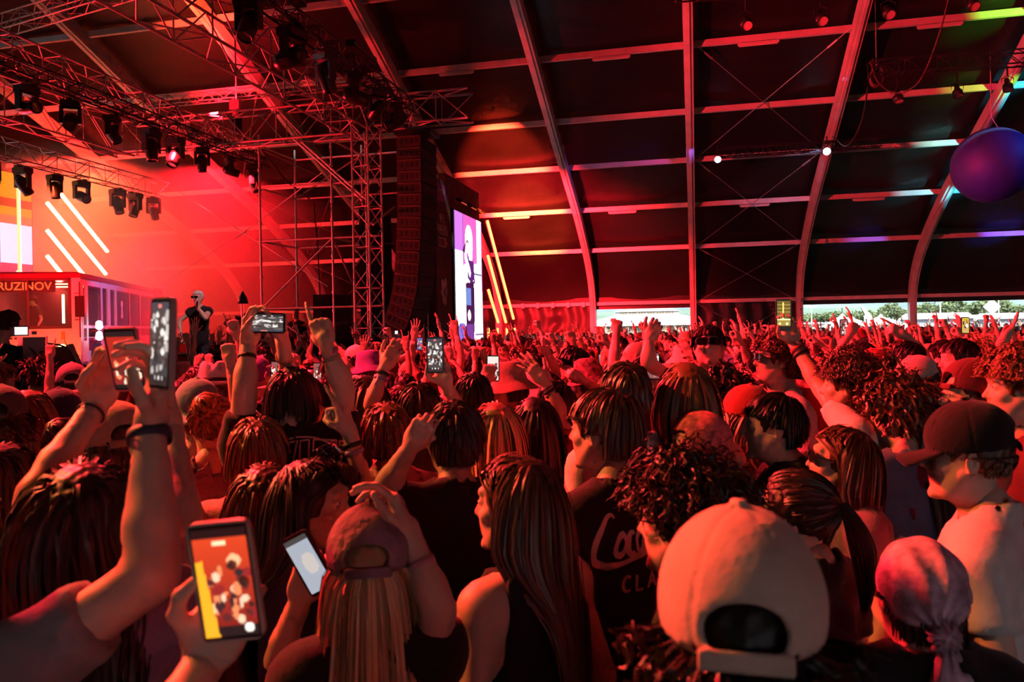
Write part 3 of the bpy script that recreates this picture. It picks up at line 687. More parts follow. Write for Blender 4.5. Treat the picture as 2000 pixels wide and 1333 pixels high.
def phone(label, c, right, up, img=None, wh=(.074, .152), case='black', group=None, estr=1.6, back=False):
    """phone at world point c; right, up = its screen's axes; the screen faces right x up"""
    c, r, u_ = (np.asarray(q, float) for q in (c, right, up)); r /= np.linalg.norm(r); u_ = u_ - r * (u_ @ r); u_ /= np.linalg.norm(u_); n = np.cross(r, u_)
    root = thing('phone', label, 'phone', tuple(c), 0, group); w, h = wh
    cr = [(sx * (w / 2 - .012) + .012 * math.cos(t), sy * (h / 2 - .012) + .012 * math.sin(t)) for sx, sy, t0 in ((1, 1, 0), (-1, 1, 90), (-1, -1, 180), (1, -1, 270)) for t in np.radians(t0 + np.arange(0, 91, 18))]
    Rm = np.stack([r, u_, n], 1); cb = MB(); cb.prism(cr, -n * .0048, r, u_, n, .0098)
    cm = mat('case_' + case, {'black': (.012, .012, .014), 'cream': (.5, .42, .36), 'pink': (.6, .25, .3), 'navy': (.02, .03, .09), 'clear': (.35, .33, .33)}[case], .3)
    cb.build('case', cm, root)
    b = MB(); b.box(n * .0049, (w / 2 - .0035, h / 2 - .0035, .0006), Rm); b.build('bezel', BLACKP, root)
    if img is not None:
        sw, shh = w - .012, h - .016
        pic_sheet('screen', img, -r * sw / 2 - u_ * shh / 2 + n * .0060, r * sw, u_ * shh, mat('phone_screen', attr='pic', estr=estr), root)
    b = MB(); b.box(-n * .0058 + u_ * h * .34 - r * w * .18, (w * .2, w * .2, .001), Rm)
    for dx in (-.09, .09):
        b.lathe([[.0001, .002], [.006, .002], [.007, 0]], 12, c=-n * .0075 + u_ * h * .34 + r * w * (-.18 + dx), R=Rm @ np.diag([1, -1, -1]))
    b.build('camera_bump', BLACKP, root)
    return root
# ------------------------------------------------------------------ the tent
PROF = np.array([(39.6, 0), (39.6, 1.6), (39.55, 3.0), (38.9, 4.3), (37.4, 5.55), (34.5, 7.1), (31.3, 8.4), (28.4, 9.55), (25.3, 10.85), (22.2, 12.15), (18.6, 13.6), (15.0, 15.0)])
def smooth_prof(p, n=5):
    out = []
    for i in range(len(p) - 1):
        p0, p1, p2, p3 = p[max(i - 1, 0)], p[i], p[i + 1], p[min(i + 2, len(p) - 1)]
        for t in np.arange(n) / n: out.append(.5 * (2 * p1 + (p2 - p0) * t + (2 * p0 - 5 * p1 + 4 * p2 - p3) * t * t + (3 * p1 - p0 - 3 * p2 + p3) * t ** 3))
    out.append(p[-1]); return np.array(out)
SP = smooth_prof(PROF)
BAYS = list(range(-30, 31, 5))
M_ALU = mat('tent_aluminium', (.80, .77, .74), .45, .1, noise=(2, .12)); M_PVC = mat('blackout_vinyl', (.014, .0125, .0135), .42, spec=.4, noise=(.6, .25), bump=(1.2, .15))
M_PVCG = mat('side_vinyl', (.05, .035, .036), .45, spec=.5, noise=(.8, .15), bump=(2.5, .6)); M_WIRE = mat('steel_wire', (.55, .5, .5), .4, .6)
M_GROUND = mat('trampled_ground', (.09, .075, .05), .95, noise=(1.5, .35), bump=(6, .5))
b = MB(); b.box((40, 120, -.05), (260, 260, .05)); tag(b.build('floor', M_GROUND), 'trampled grass ground under the crowd and out to the field', 'ground', kind='structure')

def sweep(prof, x, w, d):
    """box beam of width w (along x) and depth d following the roof profile, inside it"""
    t = np.gradient(prof, axis=0); t /= np.linalg.norm(t, axis=1)[:, None]; n = np.stack([-t[:, 1], t[:, 0]], 1)
    n[n[:, 1] > 0] *= -1 if False else 1
    i = prof; j = prof + n * d; m = len(prof)
    v = []
    for q in (i, j):
        for sx in (-w / 2, w / 2): v.append(np.column_stack([np.full(m, x + sx), q[:, 0], q[:, 1]]))
    v = np.concatenate(v); f = []
    for k in range(m - 1):
        for a, b2 in ((0, 1), (1, 3), (3, 2), (2, 0)): f.append([a * m + k, b2 * m + k, b2 * m + k + 1, a * m + k + 1])
    return v, np.array(f)
ceil_root = thing('ceiling', 'black blackout tent roof of curved vinyl panels', 'roof'); tag(ceil_root, kind='structure')
near = SP.copy(); near[:, 0] = 30.0 - near[:, 0]; PNEAR = PROF.copy(); PNEAR[:, 0] = 30 - PNEAR[:, 0]
k0 = next(i for i, q in enumerate(SP) if q[1] >= 2.99)
for bi in range(len(BAYS) - 1):
    x0, x1 = BAYS[bi], BAYS[bi + 1]
    for side, prof in (('far', SP), ('near', near)):
        if side == 'near' and x0 < -25: continue
        pr = prof[k0:].copy(); m = len(pr); v = []
        nx = 4
        for s in range(nx + 1):
            x = x0 + (x1 - x0) * s / nx; sag = .10 * (1 - (2 * s / nx - 1) ** 2); sg = 1 if side == 'far' else -1
            v.append(np.column_stack([np.full(m, x), pr[:, 0] + sg * (.24 - sag * .7), pr[:, 1] + .24 - sag]))
        v = np.concatenate(v); f = [[s * m + k, s * m + k + 1, (s + 1) * m + k + 1, (s + 1) * m + k] for s in range(nx) for k in range(m - 1)]
        link('roof_panel', mesh_np('roof_panel', [(v, f, 0)], [M_PVC], True), ceil_root)
    # purlins of this bay
    for (y, z), wd in zip(PROF[[2, 4, 5, 6, 7, 8, 9, 10, 11]], (.17, .2, .2, .2, .2, .2, .2, .2, .25)):
        mb = MB(); mb.bar((x0 + .14, y - .05, z + .02), (x1 - .14, y - .05, z + .02), wd * .6, wd); mb.build('purlin', M_ALU, ceil_root)
        if y > 35: continue
        mb = MB(); mb.bar((x0 + .14, 30 - y + .05, z + .02), (x1 - .14, 30 - y + .05, z + .02), wd * .6, wd); mb.build('purlin', M_ALU, ceil_root)
    mb = MB(); mb.bar((x0, 39.72, 3.04), (x1, 39.72, 3.04), .03, .62); mb.build('valance', M_PVC, ceil_root)
    # cross wires
    if x0 in (0, -20):
        for a in (2, 4, 6):
            pa, pb = PROF[a], PROF[a + (2 if a > 2 else 2)]
            for s in (0, 1):
                xa, xb = (x0 + .2, x1 - .2) if s else (x1 - .2, x0 + .2)
                A_ = np.array((xa, pa[0] - .3, pa[1])); B_ = np.array((xb, pb[0] - .3, pb[1] - .05)); mb = MB(); mb.tube([A_, A_ + (B_ - A_) * .9, B_], .013, 6)
                mb.tube([A_ + (B_ - A_) * .88, A_ + (B_ - A_) * .93], .035, 6); mb.build('tension_wire', M_WIRE, ceil_root)
        for s in (0, 1):
            xa, xb = (x0 + .2, x1 - .2) if s else (x1 - .2, x0 + .2); mb = MB(); mb.tube([(xa, 39.3, .3), (xb, 39.3, 2.9)], .013, 6); mb.build('tension_wire', M_WIRE, ceil_root)
for i, x in enumerate(BAYS):
    root = thing('rib_beam', f'curved aluminium tent rib number {i + 1} counted from behind the stage', 'beam', group='curved tent ribs'); tag(root, kind='structure')
    for side, prof in (('far', SP), ('near', near)):
        if side == 'near' and x < -20: continue
        v, f = sweep(prof, x, .30, .42 if side == 'far' else -.42); link('beam', mesh_np('rib', [(v, f, 0)], [M_ALU], False), root)
        v, f = sweep(prof - (0, 0), x, .10, .47 if side == 'far' else -.47); link('keder_rail', mesh_np('rail', [(v, f, 0)], [M_ALU], False), root)
# lower side walls of closed bays: hanging vinyl
w_root = thing('wall_far', 'lower vinyl side wall of the tent behind the crowd', 'wall'); tag(w_root, kind='structure')
rngw = np.random.default_rng(3)
for x0 in (-30, -25, -20, -15, -10, 0):
    nx, nz = 60, 16; s, t = np.meshgrid(np.linspace(0, 1, nx), np.linspace(0, 1, nz)); X = x0 + .15 + 4.7 * s; Z = .05 + 2.85 * t
    Y = 39.55 + .05 * np.sin(s * 38 + 2 * np.sin(t * 6)) * t + .05 * waves(np.stack([X, 0 * X, Z], -1), 3.0, x0 + 40)
    if x0 == -10: Y += .12 * np.exp(-((s - .62) / .06) ** 2) * np.sin(t * 20)
    a = (np.arange(nz - 1)[:, None] * nx + np.arange(nx - 1)[None]).ravel(); f = np.stack([a, a + 1, a + nx + 1, a + nx], 1)
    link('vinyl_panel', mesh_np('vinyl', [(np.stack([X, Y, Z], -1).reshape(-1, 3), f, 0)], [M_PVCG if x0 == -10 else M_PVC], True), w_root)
    if x0 == -10:
        for k in range(6): mb = MB(); mb.box((x0 + .5 + k * .8, 39.35, 3.0), (.08, .06, .13)); mb.build('clip', M_ALU, w_root)
mb = MB(); mb.box((-29.9, 15, 6), (.05, 25, 9)); tag(mb.build('wall_end', M_PVC), 'black end wall of the tent behind the stage', 'wall', kind='structure')
mb = MB(); mb.box((30.2, 15, 6), (.05, 25, 9)); tag(mb.build('wall_back_blocker', M_PVC), 'black unseen end wall added behind the audience to cut daylight', 'wall', kind='structure')  # out-of-view end closed off, added to lower the daylight fill
for x0 in range(-25, -4, 5): mb = MB(); mb.box((x0 + 2.5, -9.6, 1.6), (2.4, .03, 1.6)); o = mb.build('wall_near_blocker', M_PVC); tag(o, f'unseen vinyl wall added on the camera side to block daylight, bay {(x0 + 30) // 5}', 'wall', kind='structure')  # unseen panels added to keep sky light off the stage haze
# light battens under the purlins
M_BAT = mat('batten_plastic', (.75, .72, .70), .4)
for n_, (u, v, a) in enumerate(((1195, 116, 8), (1480, 88, 8), (1828, 57, 8), (895, 145, 8), (1215, 413, 5), (1474, 399, 5), (1704, 383, 5), (1010, 425, 5), (640, 155, 7), (1500, 400, 5))[:8]):
    y, z = PROF[a]; d = P(u, v, 1.0) - CPOS; k = (z - .12 - CAMZ) / d[2]; x = d[0] * k
    mb = MB(); mb.box((x, y - .05, z - .14), (.62, .045, .035)); o = mb.build('batten_light', M_BAT)
    mb = MB(); mb.box((x, y - .05, z - .19), (.58, .03, .016)); mb.build('diffuser', mat('batten_diffuser', (.85, .83, .8), .3), o)
    tag(o, f'unlit white light batten under the {("upper", "lower")[a == 5]} roof purlin, {("first","second","third","fourth","fifth","sixth","seventh","eighth")[[3,0,1,2,7,4,5,6].index(n_)]} from the speaker hang', 'light', 'light battens on the roof purlins')
# ------------------------------------------------------------------ stage and rigging
M_TRUSS = mat('truss_aluminium', (.55, .47, .45), .42, .35); M_BTRUSS = mat('black_truss', (.03, .028, .03), .45, .3); M_BLACK = mat('stage_black', (.012, .011, .012), .7)
M_STEEL = mat('scaffold_steel', (.55, .5, .48), .45, .6); M_CAB = mat('speaker_cabinet', (.035, .028, .027), .55, noise=(20, .3)); M_GRILL = mat('speaker_grille', (.006, .006, .006), .8)
FZ = .9   # deck height
st = thing('stage_deck', 'black raised stage deck in front of the crowd', 'stage')
for i in range(7):
    for j in range(9 if i < 1 else 12):
        mb = MB(); mb.box((-8.65 - i * 2.02, 3.0 + j * 2.02, FZ - .06), (1.0, 1.0, .06)); mb.build('deck_panel', M_BLACK, st)
mb = MB(); mb.box((-7.62, 12.1, FZ / 2 - .03), (.02, 10.1, FZ / 2 - .03)); mb.build('skirt', M_BLACK, st)
for i in range(5):
    for j in range(6): mb = MB(); mb.bar((-7.9 - i * 3.2, 2.4 + j * 3.9, 0), (-7.9 - i * 3.2, 2.4 + j * 3.9, FZ - .12), .06); mb.build('leg', M_STEEL, st)

def truss(label, a, b, w=.4, h=.4, pitch=.5, m=None, r=.025, name='truss', up=(0, 0, 1)):
    m = m or M_TRUSS; a = np.asarray(a, float); b = np.asarray(b, float); d = b - a; L = np.linalg.norm(d); d /= L; up = np.asarray(up, float)
    x = np.cross(d, up); x /= np.linalg.norm(x); z = np.cross(x, d); root = thing(name, label, 'truss')
    co = [(sx * w / 2, sz * h / 2) for sx, sz in ((-1, -1), (1, -1), (1, 1), (-1, 1))]
    for cx, cz in co: mb = MB(); mb.tube([a + x * cx + z * cz, b + x * cx + z * cz], r, 8); mb.build('chord', m, root, True)
    n = max(2, int(round(L / pitch)))
    for k in range(4):
        p, q = co[k], co[(k + 1) % 4]; mb = MB()
        for i in range(n):
            s0, s1 = a + d * L * i / n, a + d * L * (i + 1) / n; A_, B_ = (p, q) if i % 2 else (q, p)
            mb.tube([s0 + x * A_[0] + z * A_[1], s1 + x * B_[0] + z * B_[1]], r * .55, 5, cap=False)
            if i % 2 == 0: mb.tube([s0 + x * p[0] + z * p[1], s0 + x * q[0] + z * q[1]], r * .55, 5, cap=False)
        o = mb.build('lacing', m, root, True); o['kind'] = 'stuff'
    return root
truss('silver box truss above the stage front edge', (-8.1, 0.5, 7.35), (-8.1, 18.6, 7.35), .75, .85, .9, r=.03)
truss('black fixture truss hung in front of the silver stage-front truss', (-7.0, 1.5, 7.65), (-7.0, 19.0, 7.65), .3, .3, .4, M_BTRUSS, r=.022)
truss('long box truss crossing over the stage to the speaker tower', (-15.6, 18.9, 7.55), (-8.4, 18.9, 7.55), .55, .85, .8, r=.03)
truss('short truss end cantilevered past the speaker tower towards the audience', (-8.0, 18.9, 7.65), (-5.45, 18.9, 7.65), .5, .75, .85, r=.03)
truss('rear box truss in red haze above the bus', (-15.5, 4.0, 7.45), (-15.5, 18.6, 7.45), .55, .95, .9, r=.028)
truss('mid-stage truss carrying the row of moving heads', (-13.0, 5.0, 7.72), (-13.0, 21.4, 7.45), .5, .5, .6, r=.024)
truss('black sub truss under the mid-stage truss', (-12.7, 5.0, 7.28), (-12.7, 21.3, 7.12), .25, .25, .4, M_BTRUSS, r=.02)
truss('low upstage truss with moving heads above the LED wall', (-18.0, 10.0, 7.1), (-18.0, 23.4, 6.95), .5, .5, .6, r=.022)
truss('thin truss below the roof ribs between stage trusses', (-16.5, 20.8, 9.2), (-8.5, 20.8, 9.2), .3, .3, .4, r=.018)
truss('high truss crossing the roof above the mid-stage row', (-24, 17.6, 9.9), (-9.5, 15.6, 10.6), .4, .4, .6, r=.022)
truss('square truss tower standing at the stage corner', (-7.85, 17.8, 0), (-7.85, 17.8, 7.0), .5, .5, .5, r=.028, name='truss_tower', up=(.3, 1, 0))
for dx in (-1.6, 1.5):
    pass
br = thing('truss_brace', 'pair of silver diagonal braces from tower to cross truss', 'brace')
for dy in (-.25, .25): mb = MB(); mb.tube([(-10.3, 18.9 + dy, 7.1), (-8.0, 18.1 + dy, 5.2)], .03, 8); mb.build('brace_tube', M_TRUSS, br, True)

# scaffold tower
sc = thing('scaffold_tower', 'steel tube scaffold tower behind the truss tower', 'scaffold')
SX, SY = (-11.8, -9.6), (19.4, 21.4)
for x in SX:
    for y in SY:
        mb = MB(); mb.tube([(x, y, 0), (x, y, 7.5)], .032, 8)
        for z in np.arange(.5, 7.5, .5): mb.tube([(x, y, z - .03), (x, y, z + .03)], .05, 8)
        mb.build('standard', M_STEEL, sc, True)
for z in (1.2, 2.6, 4.5, 6.0, 7.2):
    for y in SY: mb = MB(); mb.tube([(SX[0], y, z), (SX[1] + 1.4, y, z)], .03, 8); mb.build('ledger', M_STEEL, sc, True)
    for x in SX: mb = MB(); mb.tube([(x, SY[0], z), (x, SY[1], z)], .03, 8); mb.build('ledger', M_STEEL, sc, True)
for a, b in (((-11.8, 19.4, 2.6), (-9.6, 19.4, 4.5)), ((-9.6, 19.4, 1.2), (-11.8, 19.4, 2.6)), ((-11.8, 21.4, 6.0), (-9.6, 21.4, 7.2)), ((-9.6, 21.4, 2.6), (-9.6, 19.4, 4.5))): mb = MB(); mb.tube([a, b], .026, 8); mb.build('diagonal', M_STEEL, sc, True)
sc2 = thing('scaffold_tower', 'narrow scaffold ladder tower beside the banner column', 'scaffold')
for x, y in ((-7.6, 21.0), (-8.3, 21.0), (-7.6, 21.4)):
    mb = MB(); mb.tube([(x, y, 0), (x, y, 5.2)], .032, 8); mb.build('standard', M_STEEL, sc2, True)
for z in np.arange(.6, 5.2, .45): mb = MB(); mb.tube([(-7.6, 21.0, z), (-8.3, 21.0, z + (.35 if int(z * 20) % 2 else 0))], .022, 6); mb.build('ledger', M_STEEL, sc2, True)
for a, b in (((-7.7, 18.1, 1.4), (-7.6, 21.0, 3.6)), ((-7.7, 18.1, .9), (-7.6, 21.0, .95)), ((-7.8, 18.0, 4.6), (-7.6, 19.0, 5.2))): mb = MB(); mb.tube([a, b], .03, 8); mb.build('diagonal', M_STEEL, sc2, True)

# line array: J-shaped column of cabinets
la = thing('line_array', 'tall curved line array speaker column hung beside the stage tower', 'speaker')
p = np.array([-6.75, 19.3, 6.95]); ang = 0.0
for k in range(18):
    hgt = .30; ang = 0 if k < 4 else (k - 3) * .012 if k < 13 else .12 + (k - 12) * .075
    d = np.array([-math.sin(ang), 0, -math.cos(ang)]); fw = np.array([math.cos(ang), 0, -math.sin(ang)]); Rm = np.stack([fw, (0, 1, 0), -d], 1); c = p + d * hgt / 2
    mb = MB(); mb.box(c - fw * .32, (.33, .62, .138), Rm); cb = mb.build('cabinet', M_CAB, la)
    mb = MB(); mb.box(c + fw * .02, (.012, .58, .12), Rm); mb.build('grille', M_GRILL, cb)
    for q in range(4):   # handles and rigging recesses in the side panel facing the crowd
        mb = MB(); mb.box(c - fw * (.1 + .14 * q) + np.array([0, -.622, 0]), (.03, .006, .06), Rm); mb.build('rigging_slot', M_GRILL, cb)
    mb = MB(); mb.box(c - fw * .32 + np.array([0, -.624, 0]) - d * .125, (.31, .006, .012), Rm); mb.build('rigging_rail', mat('rail_rust', (.20, .12, .1), .5, .4), cb)
    p = p + d * hgt
mb = MB(); mb.box((-7.05, 19.3, 7.12), (.5, .4, .05)); mb.build('bumper_frame', M_BTRUSS, la)
for dx in (-.3, .3): mb = MB(); mb.tube([(-7.05 + dx, 19.3, 7.15), (-7.05, 18.9, 7.5)], .015, 6); mb.build('chain', M_STEEL, la)

# banner column with print
bn = thing('banner_column', 'tall dark fabric banner column with white print beside the screen', 'banner')
BX, BY0, BY1 = -7.35, 21.55, 23.0
mb = MB(); mb.box((BX - .2, (BY0 + BY1) / 2, 3.25), (.2, (BY1 - BY0) / 2, 3.2)); mb.build('fabric', mat('banner_fabric', (.10, .035, .04), .8, noise=(2.5, .2), bump=(2, .3)), bn)
M_PRINT = mat('banner_print', (.85, .62, .60), .7)
def text_mesh(txt, size, name='text', extr=0.0, bold=0.0):
    c = bpy.data.curves.new(name, 'FONT'); c.body = txt; c.size = size; c.extrude = extr; c.offset = bold; c.align_x = 'CENTER'; c.align_y = 'CENTER'
    o = bpy.data.objects.new(name, c); COL.objects.link(o); me = bpy.data.meshes.new_from_object(o.evaluated_get(bpy.context.evaluated_depsgraph_get())); bpy.data.objects.remove(o); bpy.data.curves.remove(c); return me
def put_text(txt, size, o, x, y, m, parent, name='lettering', bold=0.0, sx=1.0):
    me = text_mesh(txt, size, name, .002, bold); me.materials.clear(); me.materials.append(m)
    x, y = np.asarray(x, float), np.asarray(y, float); n = np.cross(x, y); Mx = Matrix.Identity(4)
    for i in range(3): Mx[i][0], Mx[i][1], Mx[i][2], Mx[i][3] = x[i] * sx, y[i], n[i], o[i]
    me.transform(Mx); return link(name, me, parent)
mb = MB(); mb.box((BX + .004, 22.1, 6.05), (.004, .42, .26)); mb.build('violet_badge', mat('badge_violet', (.22, .08, .30), .6), bn)
def block_print(y0, y1, z0, z1, n, seed):   # condensed block capitals, too blurred in the photo to read
    g = np.random.default_rng(seed); w = (y1 - y0) / n
    for k in range(n):
        mb = MB(); ya = y0 + k * w + w * .08; yb = y0 + (k + 1) * w - w * .08; t = w * .24
        mb.box((BX + .006, ya + t / 2, (z0 + z1) / 2), (.004, t / 2, (z1 - z0) / 2))
        if g.random() < .6: mb.box((BX + .006, yb - t / 2, (z0 + z1) / 2), (.004, t / 2, (z1 - z0) / 2))
        for z in (z0, (z0 + z1) / 2, z1):
            if g.random() < .6: zz = min(max(z, z0 + t / 2), z1 - t / 2); mb.box((BX + .006, (ya + yb) / 2, zz), (.004, (yb - ya) / 2, t / 2))
        mb.build('letter', M_PRINT, bn)
block_print(21.75, 22.4, 6.02, 6.18, 6, 1)
block_print(21.85, 22.35, 5.15, 5.45, 3, 2); block_print(21.68, 22.62, 4.78, 5.08, 6, 3); block_print(21.72, 22.62, 4.41, 4.71, 5, 4)
for (dy, dz, ry, rz, a) in ((-.15, .2, .13, .2, .2), (.1, .24, .11, .2, -.2), (-.2, 0, .14, .11, .1), (.14, .02, .13, .17, 0), (-.1, -.2, .11, .18, .2), (.08, -.22, .11, .2, -.15)):   # flower emblem
    a_ = np.arange(20) * 2 * math.pi / 20; po = np.stack([ry * np.cos(a_), rz * np.sin(a_)], 1); po = po @ np.array([[math.cos(a), math.sin(a)], [-math.sin(a), math.cos(a)]])
    mb = MB(); mb.prism(po + (dy, dz), (BX + .002, 22.25, 3.05), (0, 1, 0), (0, 0, 1), (1, 0, 0), .006); mb.build('petal', M_PRINT, bn)

# side LED screen
XS, Y0, Y1, Z0, Z1 = -7.4, 23.55, 26.75, 1.15, 5.75
ls = thing('led_screen', 'portrait LED side screen showing the singer on white and pink', 'screen')
mb = MB(); mb.box((XS - .12, (Y0 + Y1) / 2, (Z0 + Z1) / 2), (.1, (Y1 - Y0) / 2 + .06, (Z1 - Z0) / 2 + .06)); mb.build('housing', M_BLACK, ls)
mb = MB(); mb.box((XS - .2, Y0 - .28, 3.2), (.12, .24, 3.3)); mb.build('side_curtain', M_BLACK, ls)
mb = MB(); mb.box((XS - .25, (Y0 + Y1) / 2 - .1, 6.35), (.12, (Y1 - Y0) / 2 + .35, .5)); mb.build('top_masking', M_BLACK, ls)
pc = Pic(64, 150, (1, 1, 1)); pc.grad((.75, .22, .55), (.8, .35, .7)); pc.poly([(0, .42), (.35, .36), (1, .33), (1, 1), (0, 1)], (1.0, .98, 1.0)); pc.rect(0, 0, .28, .38, (.62, .3, .72)); pc.rect(0, .27, .30, .45, (.80, .78, .95))
pc.rect(.80, .0, .97, 1, (1, 1, 1)); pc.rect(.97, 0, 1, .55, (.72, .4, .75)); pc.rect(.285, .0, .30, .38, (.25, .12, .42))
pc.rect(.68, .415, .98, .425, (.3, .3, .45)); pc.rect(.68, .87, 1, .885, (.35, .25, .4)); pc.ell(.2, .93, .2, .14, (.35, .25, .62)); pc.line(.14, .80, .3, .97, .008, (.15, .08, .3))
pc.poly([(.44, .30), (.66, .31), (.68, .45), (.58, .50), (.44, .46)], (.18, .06, .26)); pc.poly([(.36, .50), (.66, .48), (.68, .70), (.62, 1), (.34, 1), (.36, .7)], (.12, .03, .14)); pc.rect(.37, .53, .55, .66, (.25, .35, .62)); pc.ell(.47, .735, .06, .04, (1, 1, 1)); pc.poly([(.34, .8), (.62, .8), (.62, 1), (.32, 1)], (.28, .10, .38))
pc.ell(.50, .175, .14, .11, (1, .97, 1)); pc.poly([(.40, .2), (.64, .2), (.62, .33), (.5, .33)], (1, .95, .97)); pc.ell(.44, .20, .045, .018, (.1, .03, .08)); pc.line(.44, .22, .36, .30, .03, (1, .9, .95)); pc.line(.36, .30, .52, .42, .035, (1, .92, .95)); pc.ell(.31, .265, .04, .018, (.15, .08, .18)); pc.line(.30, .26, .36, .22, .012, (.1, .05, .1)); pc.line(.64, .34, .68, .48, .02, (.22, .06, .25))
pic_sheet('picture', pc.a ** 1.6, (XS, Y0, Z0), (0, Y1 - Y0, 0), (0, 0, Z1 - Z0), mat('led_side_picture', attr='pic', estr=1.7), ls)
# flood lamps on top of the screen housing
for k in range(3):
    o = thing('flood_lamp', f'small red flood lamp on top of the side screen, {("first", "second", "third")[k]} from the banner', 'lamp', (XS + .15, 23.9 + k * 1.15, 6.02), group='flood lamps over the side screen')
    mb = MB(); mb.box((0, 0, .04), (.10, .3, .045), rot('Y', .5)); mb.build('housing', M_BLACK, o); mb = MB(); mb.box((.03, 0, -.01), (.08, .27, .01), rot('Y', .5)); mb.build('lens', mat('flood_lens', (.3, .05, .03), .3, emit=(1, .10, .03), estr=1.2), o)

# moving heads: one template, copied
M_FIX = mat('fixture_black', (.018, .017, .019), .32, spec=.5)
def moving_head():
    root = thing('moving_head', '', 'stage light'); mb = MB(); mb.box((0, 0, -.06), (.17, .13, .06)); mb.box((0, 0, .02), (.05, .18, .02)); mb.build('base', M_FIX, root)
    mb = MB(); mb.box((-.165, 0, -.28), (.03, .06, .17)); mb.box((.165, 0, -.28), (.03, .06, .17)); mb.box((0, 0, -.135), (.19, .08, .025)); yk = mb.build('yoke', M_FIX, root)
    mb = MB(); mb.lathe([[.001, .2], [.08, .2], [.125, .12], [.13, -.05], [.115, -.18], [.118, -.25], [.10, -.25], [.098, -.22]], 16); hd = mb.build('head', M_FIX, root, True)
    mb = MB(); mb.lathe([[.001, -.225], [.099, -.222]], 16); ln = mb.build('lens', mat('fixture_lens', (.25, .2, .2), .08, spec=.9), hd, True)
    mb = MB()
    for s in (-1, 1): mb.tube([(s * .1, -.13, 0), (s * .1, -.14, .09), (s * .1, 0, .13)], .012, 6)
    mb.tube([(-.11, 0, .13), (.11, 0, .13)], .014, 6)
    mb.build('clamp', M_FIX, root); return root, hd
mh, _ = moving_head(); used = [False]
def place_mh(label, loc, yaw, tilt, group, s=1.0, light=None):
    r = mh if not used[0] else copy_tree(mh); used[0] = True
    r.location = loc; r.rotation_euler = (0, 0, yaw); r.scale = (s, s, s); r['label'] = label; r['group'] = group
    hd = next(c for c in r.children if c.name.startswith('head')); hd.location = (0, 0, -.38); hd.rotation_euler = (tilt, 0, 0)
    return r
ORD = ('first', 'second', 'third', 'fourth', 'fifth', 'sixth', 'seventh', 'eighth', 'ninth', 'tenth', 'eleventh', 'twelfth')
rr = np.random.default_rng(5)
for k, y in enumerate((7.2, 8.6, 9.8, 11.2, 12.6, 13.9, 15.2, 16.4, 17.5)):
    place_mh(f'black moving head light on the stage-front black truss, {ORD[8 - k]} from the speaker tower', (-6.95, y, 7.42), rr.uniform(-1.5, 1.5) + 1.57, rr.uniform(-1.5, 1.5), 'moving heads on the stage-front truss', rr.uniform(1.1, 1.35))
for k, y in enumerate((11.7, 12.7, 13.8, 15.0, 16.3, 17.2, 18.3, 19.6, 20.8)):
    place_mh(f'moving head hanging under the mid-stage truss, {ORD[8 - k]} from its far end', (-12.85, y, 6.95), rr.uniform(-1.6, 1.6) + .8, rr.uniform(-1.5, 1.5), 'moving heads on the mid-stage truss', rr.uniform(.95, 1.25))
for k, y in enumerate((16.6, 17.6, 18.7, 19.7, 21.2, 22.0, 22.9)):
    place_mh(f'moving head hanging in red haze under the upstage truss, {ORD[6 - k]} from its far end', (-18.0, y, 6.62), rr.uniform(-1.6, 1.6) + .8, rr.uniform(-1.5, 1.5), 'moving heads on the upstage truss', rr.uniform(1.0, 1.3))
for k, y in enumerate((9.2, 12.2, 15.4)):     # strobe bars on the front truss
    o = thing('strobe_bar', f'dotted strobe bar on top of the stage-front truss, {ORD[2 - k]} from the speaker tower', 'stage light', (-6.85, y, 7.95), group='strobe bars on the stage-front truss')
    mb = MB(); mb.box((0, 0, 0), (.09, .6, .07)); mb.build('housing', M_FIX, o)
    for q in range(12): mb = MB(); mb.box((.092, -.52 + q * .095, 0), (.004, .03, .03)); mb.build('led', mat('strobe_led', (.3, .28, .3), .2), o)
for k, (x, y, z, l) in enumerate(((-13.1, 10.9, 8.6, 'nearer the camera'), (-13.0, 20.2, 8.4, 'at the far end')) ):   # chain hoists
    o = thing('chain_hoist', f'black chain hoist and cable bag over the mid-stage truss {l}', 'hoist', (x, y, z))
    mb = MB(); mb.tube([(0, 0, -.55), (0, 0, -.5), (0, 0, -.1), (0, 0, .15)], [.10, .16, .15, .06], 10); mb.build('chain_bag', M_BLACK, o, True); mb = MB(); mb.box((0, 0, .25), (.16, .12, .14)); mb.build('motor', M_FIX, o); mb = MB(); mb.tube([(0, 0, .3), (0, 0, 3.6)], .02, 6); mb.build('chain', M_STEEL, o)
# LED tubes on the walls: glowing bars
M_TUBE = mat('led_tube_glow', (1, .6, .3), .4, emit=(1.0, .52, .24), estr=11.0); M_TUBER = mat('led_tube_red', (1, .3, .1), .4, emit=(1.0, .15, .04), estr=7.0)
def led_tube(label, a, b, r, m, group):
    a, b = np.asarray(a, float), np.asarray(b, float); o = thing('led_tube', label, 'light', tuple(a), 0, group); mb = MB(); mb.tube([(0, 0, 0), b - a], r, 8); mb.build('diffuser', m, o, True)
    mb = MB(); mb.bar(np.array([-.06, 0, 0]), b - a + np.array([-.06, 0, 0]), .05); mb.build('profile', M_STEEL, o); return o
XL = -21.0
def onx(u, v, X):
    d = P(u, v, 1.0) - CPOS; k = X / d[0]; return CPOS + d * k
for k, (a, b) in enumerate((((97, 352), (210, 492)), ((92, 396), (207, 536)), ((92, 450), (180, 558)), ((92, 500), (150, 572)))):
    led_tube(f'white-hot diagonal LED tube beside the LED wall, {ORD[k]} from the top', onx(*a, XL), onx(*b, XL), .062, M_TUBE, 'diagonal LED tubes beside the LED wall')
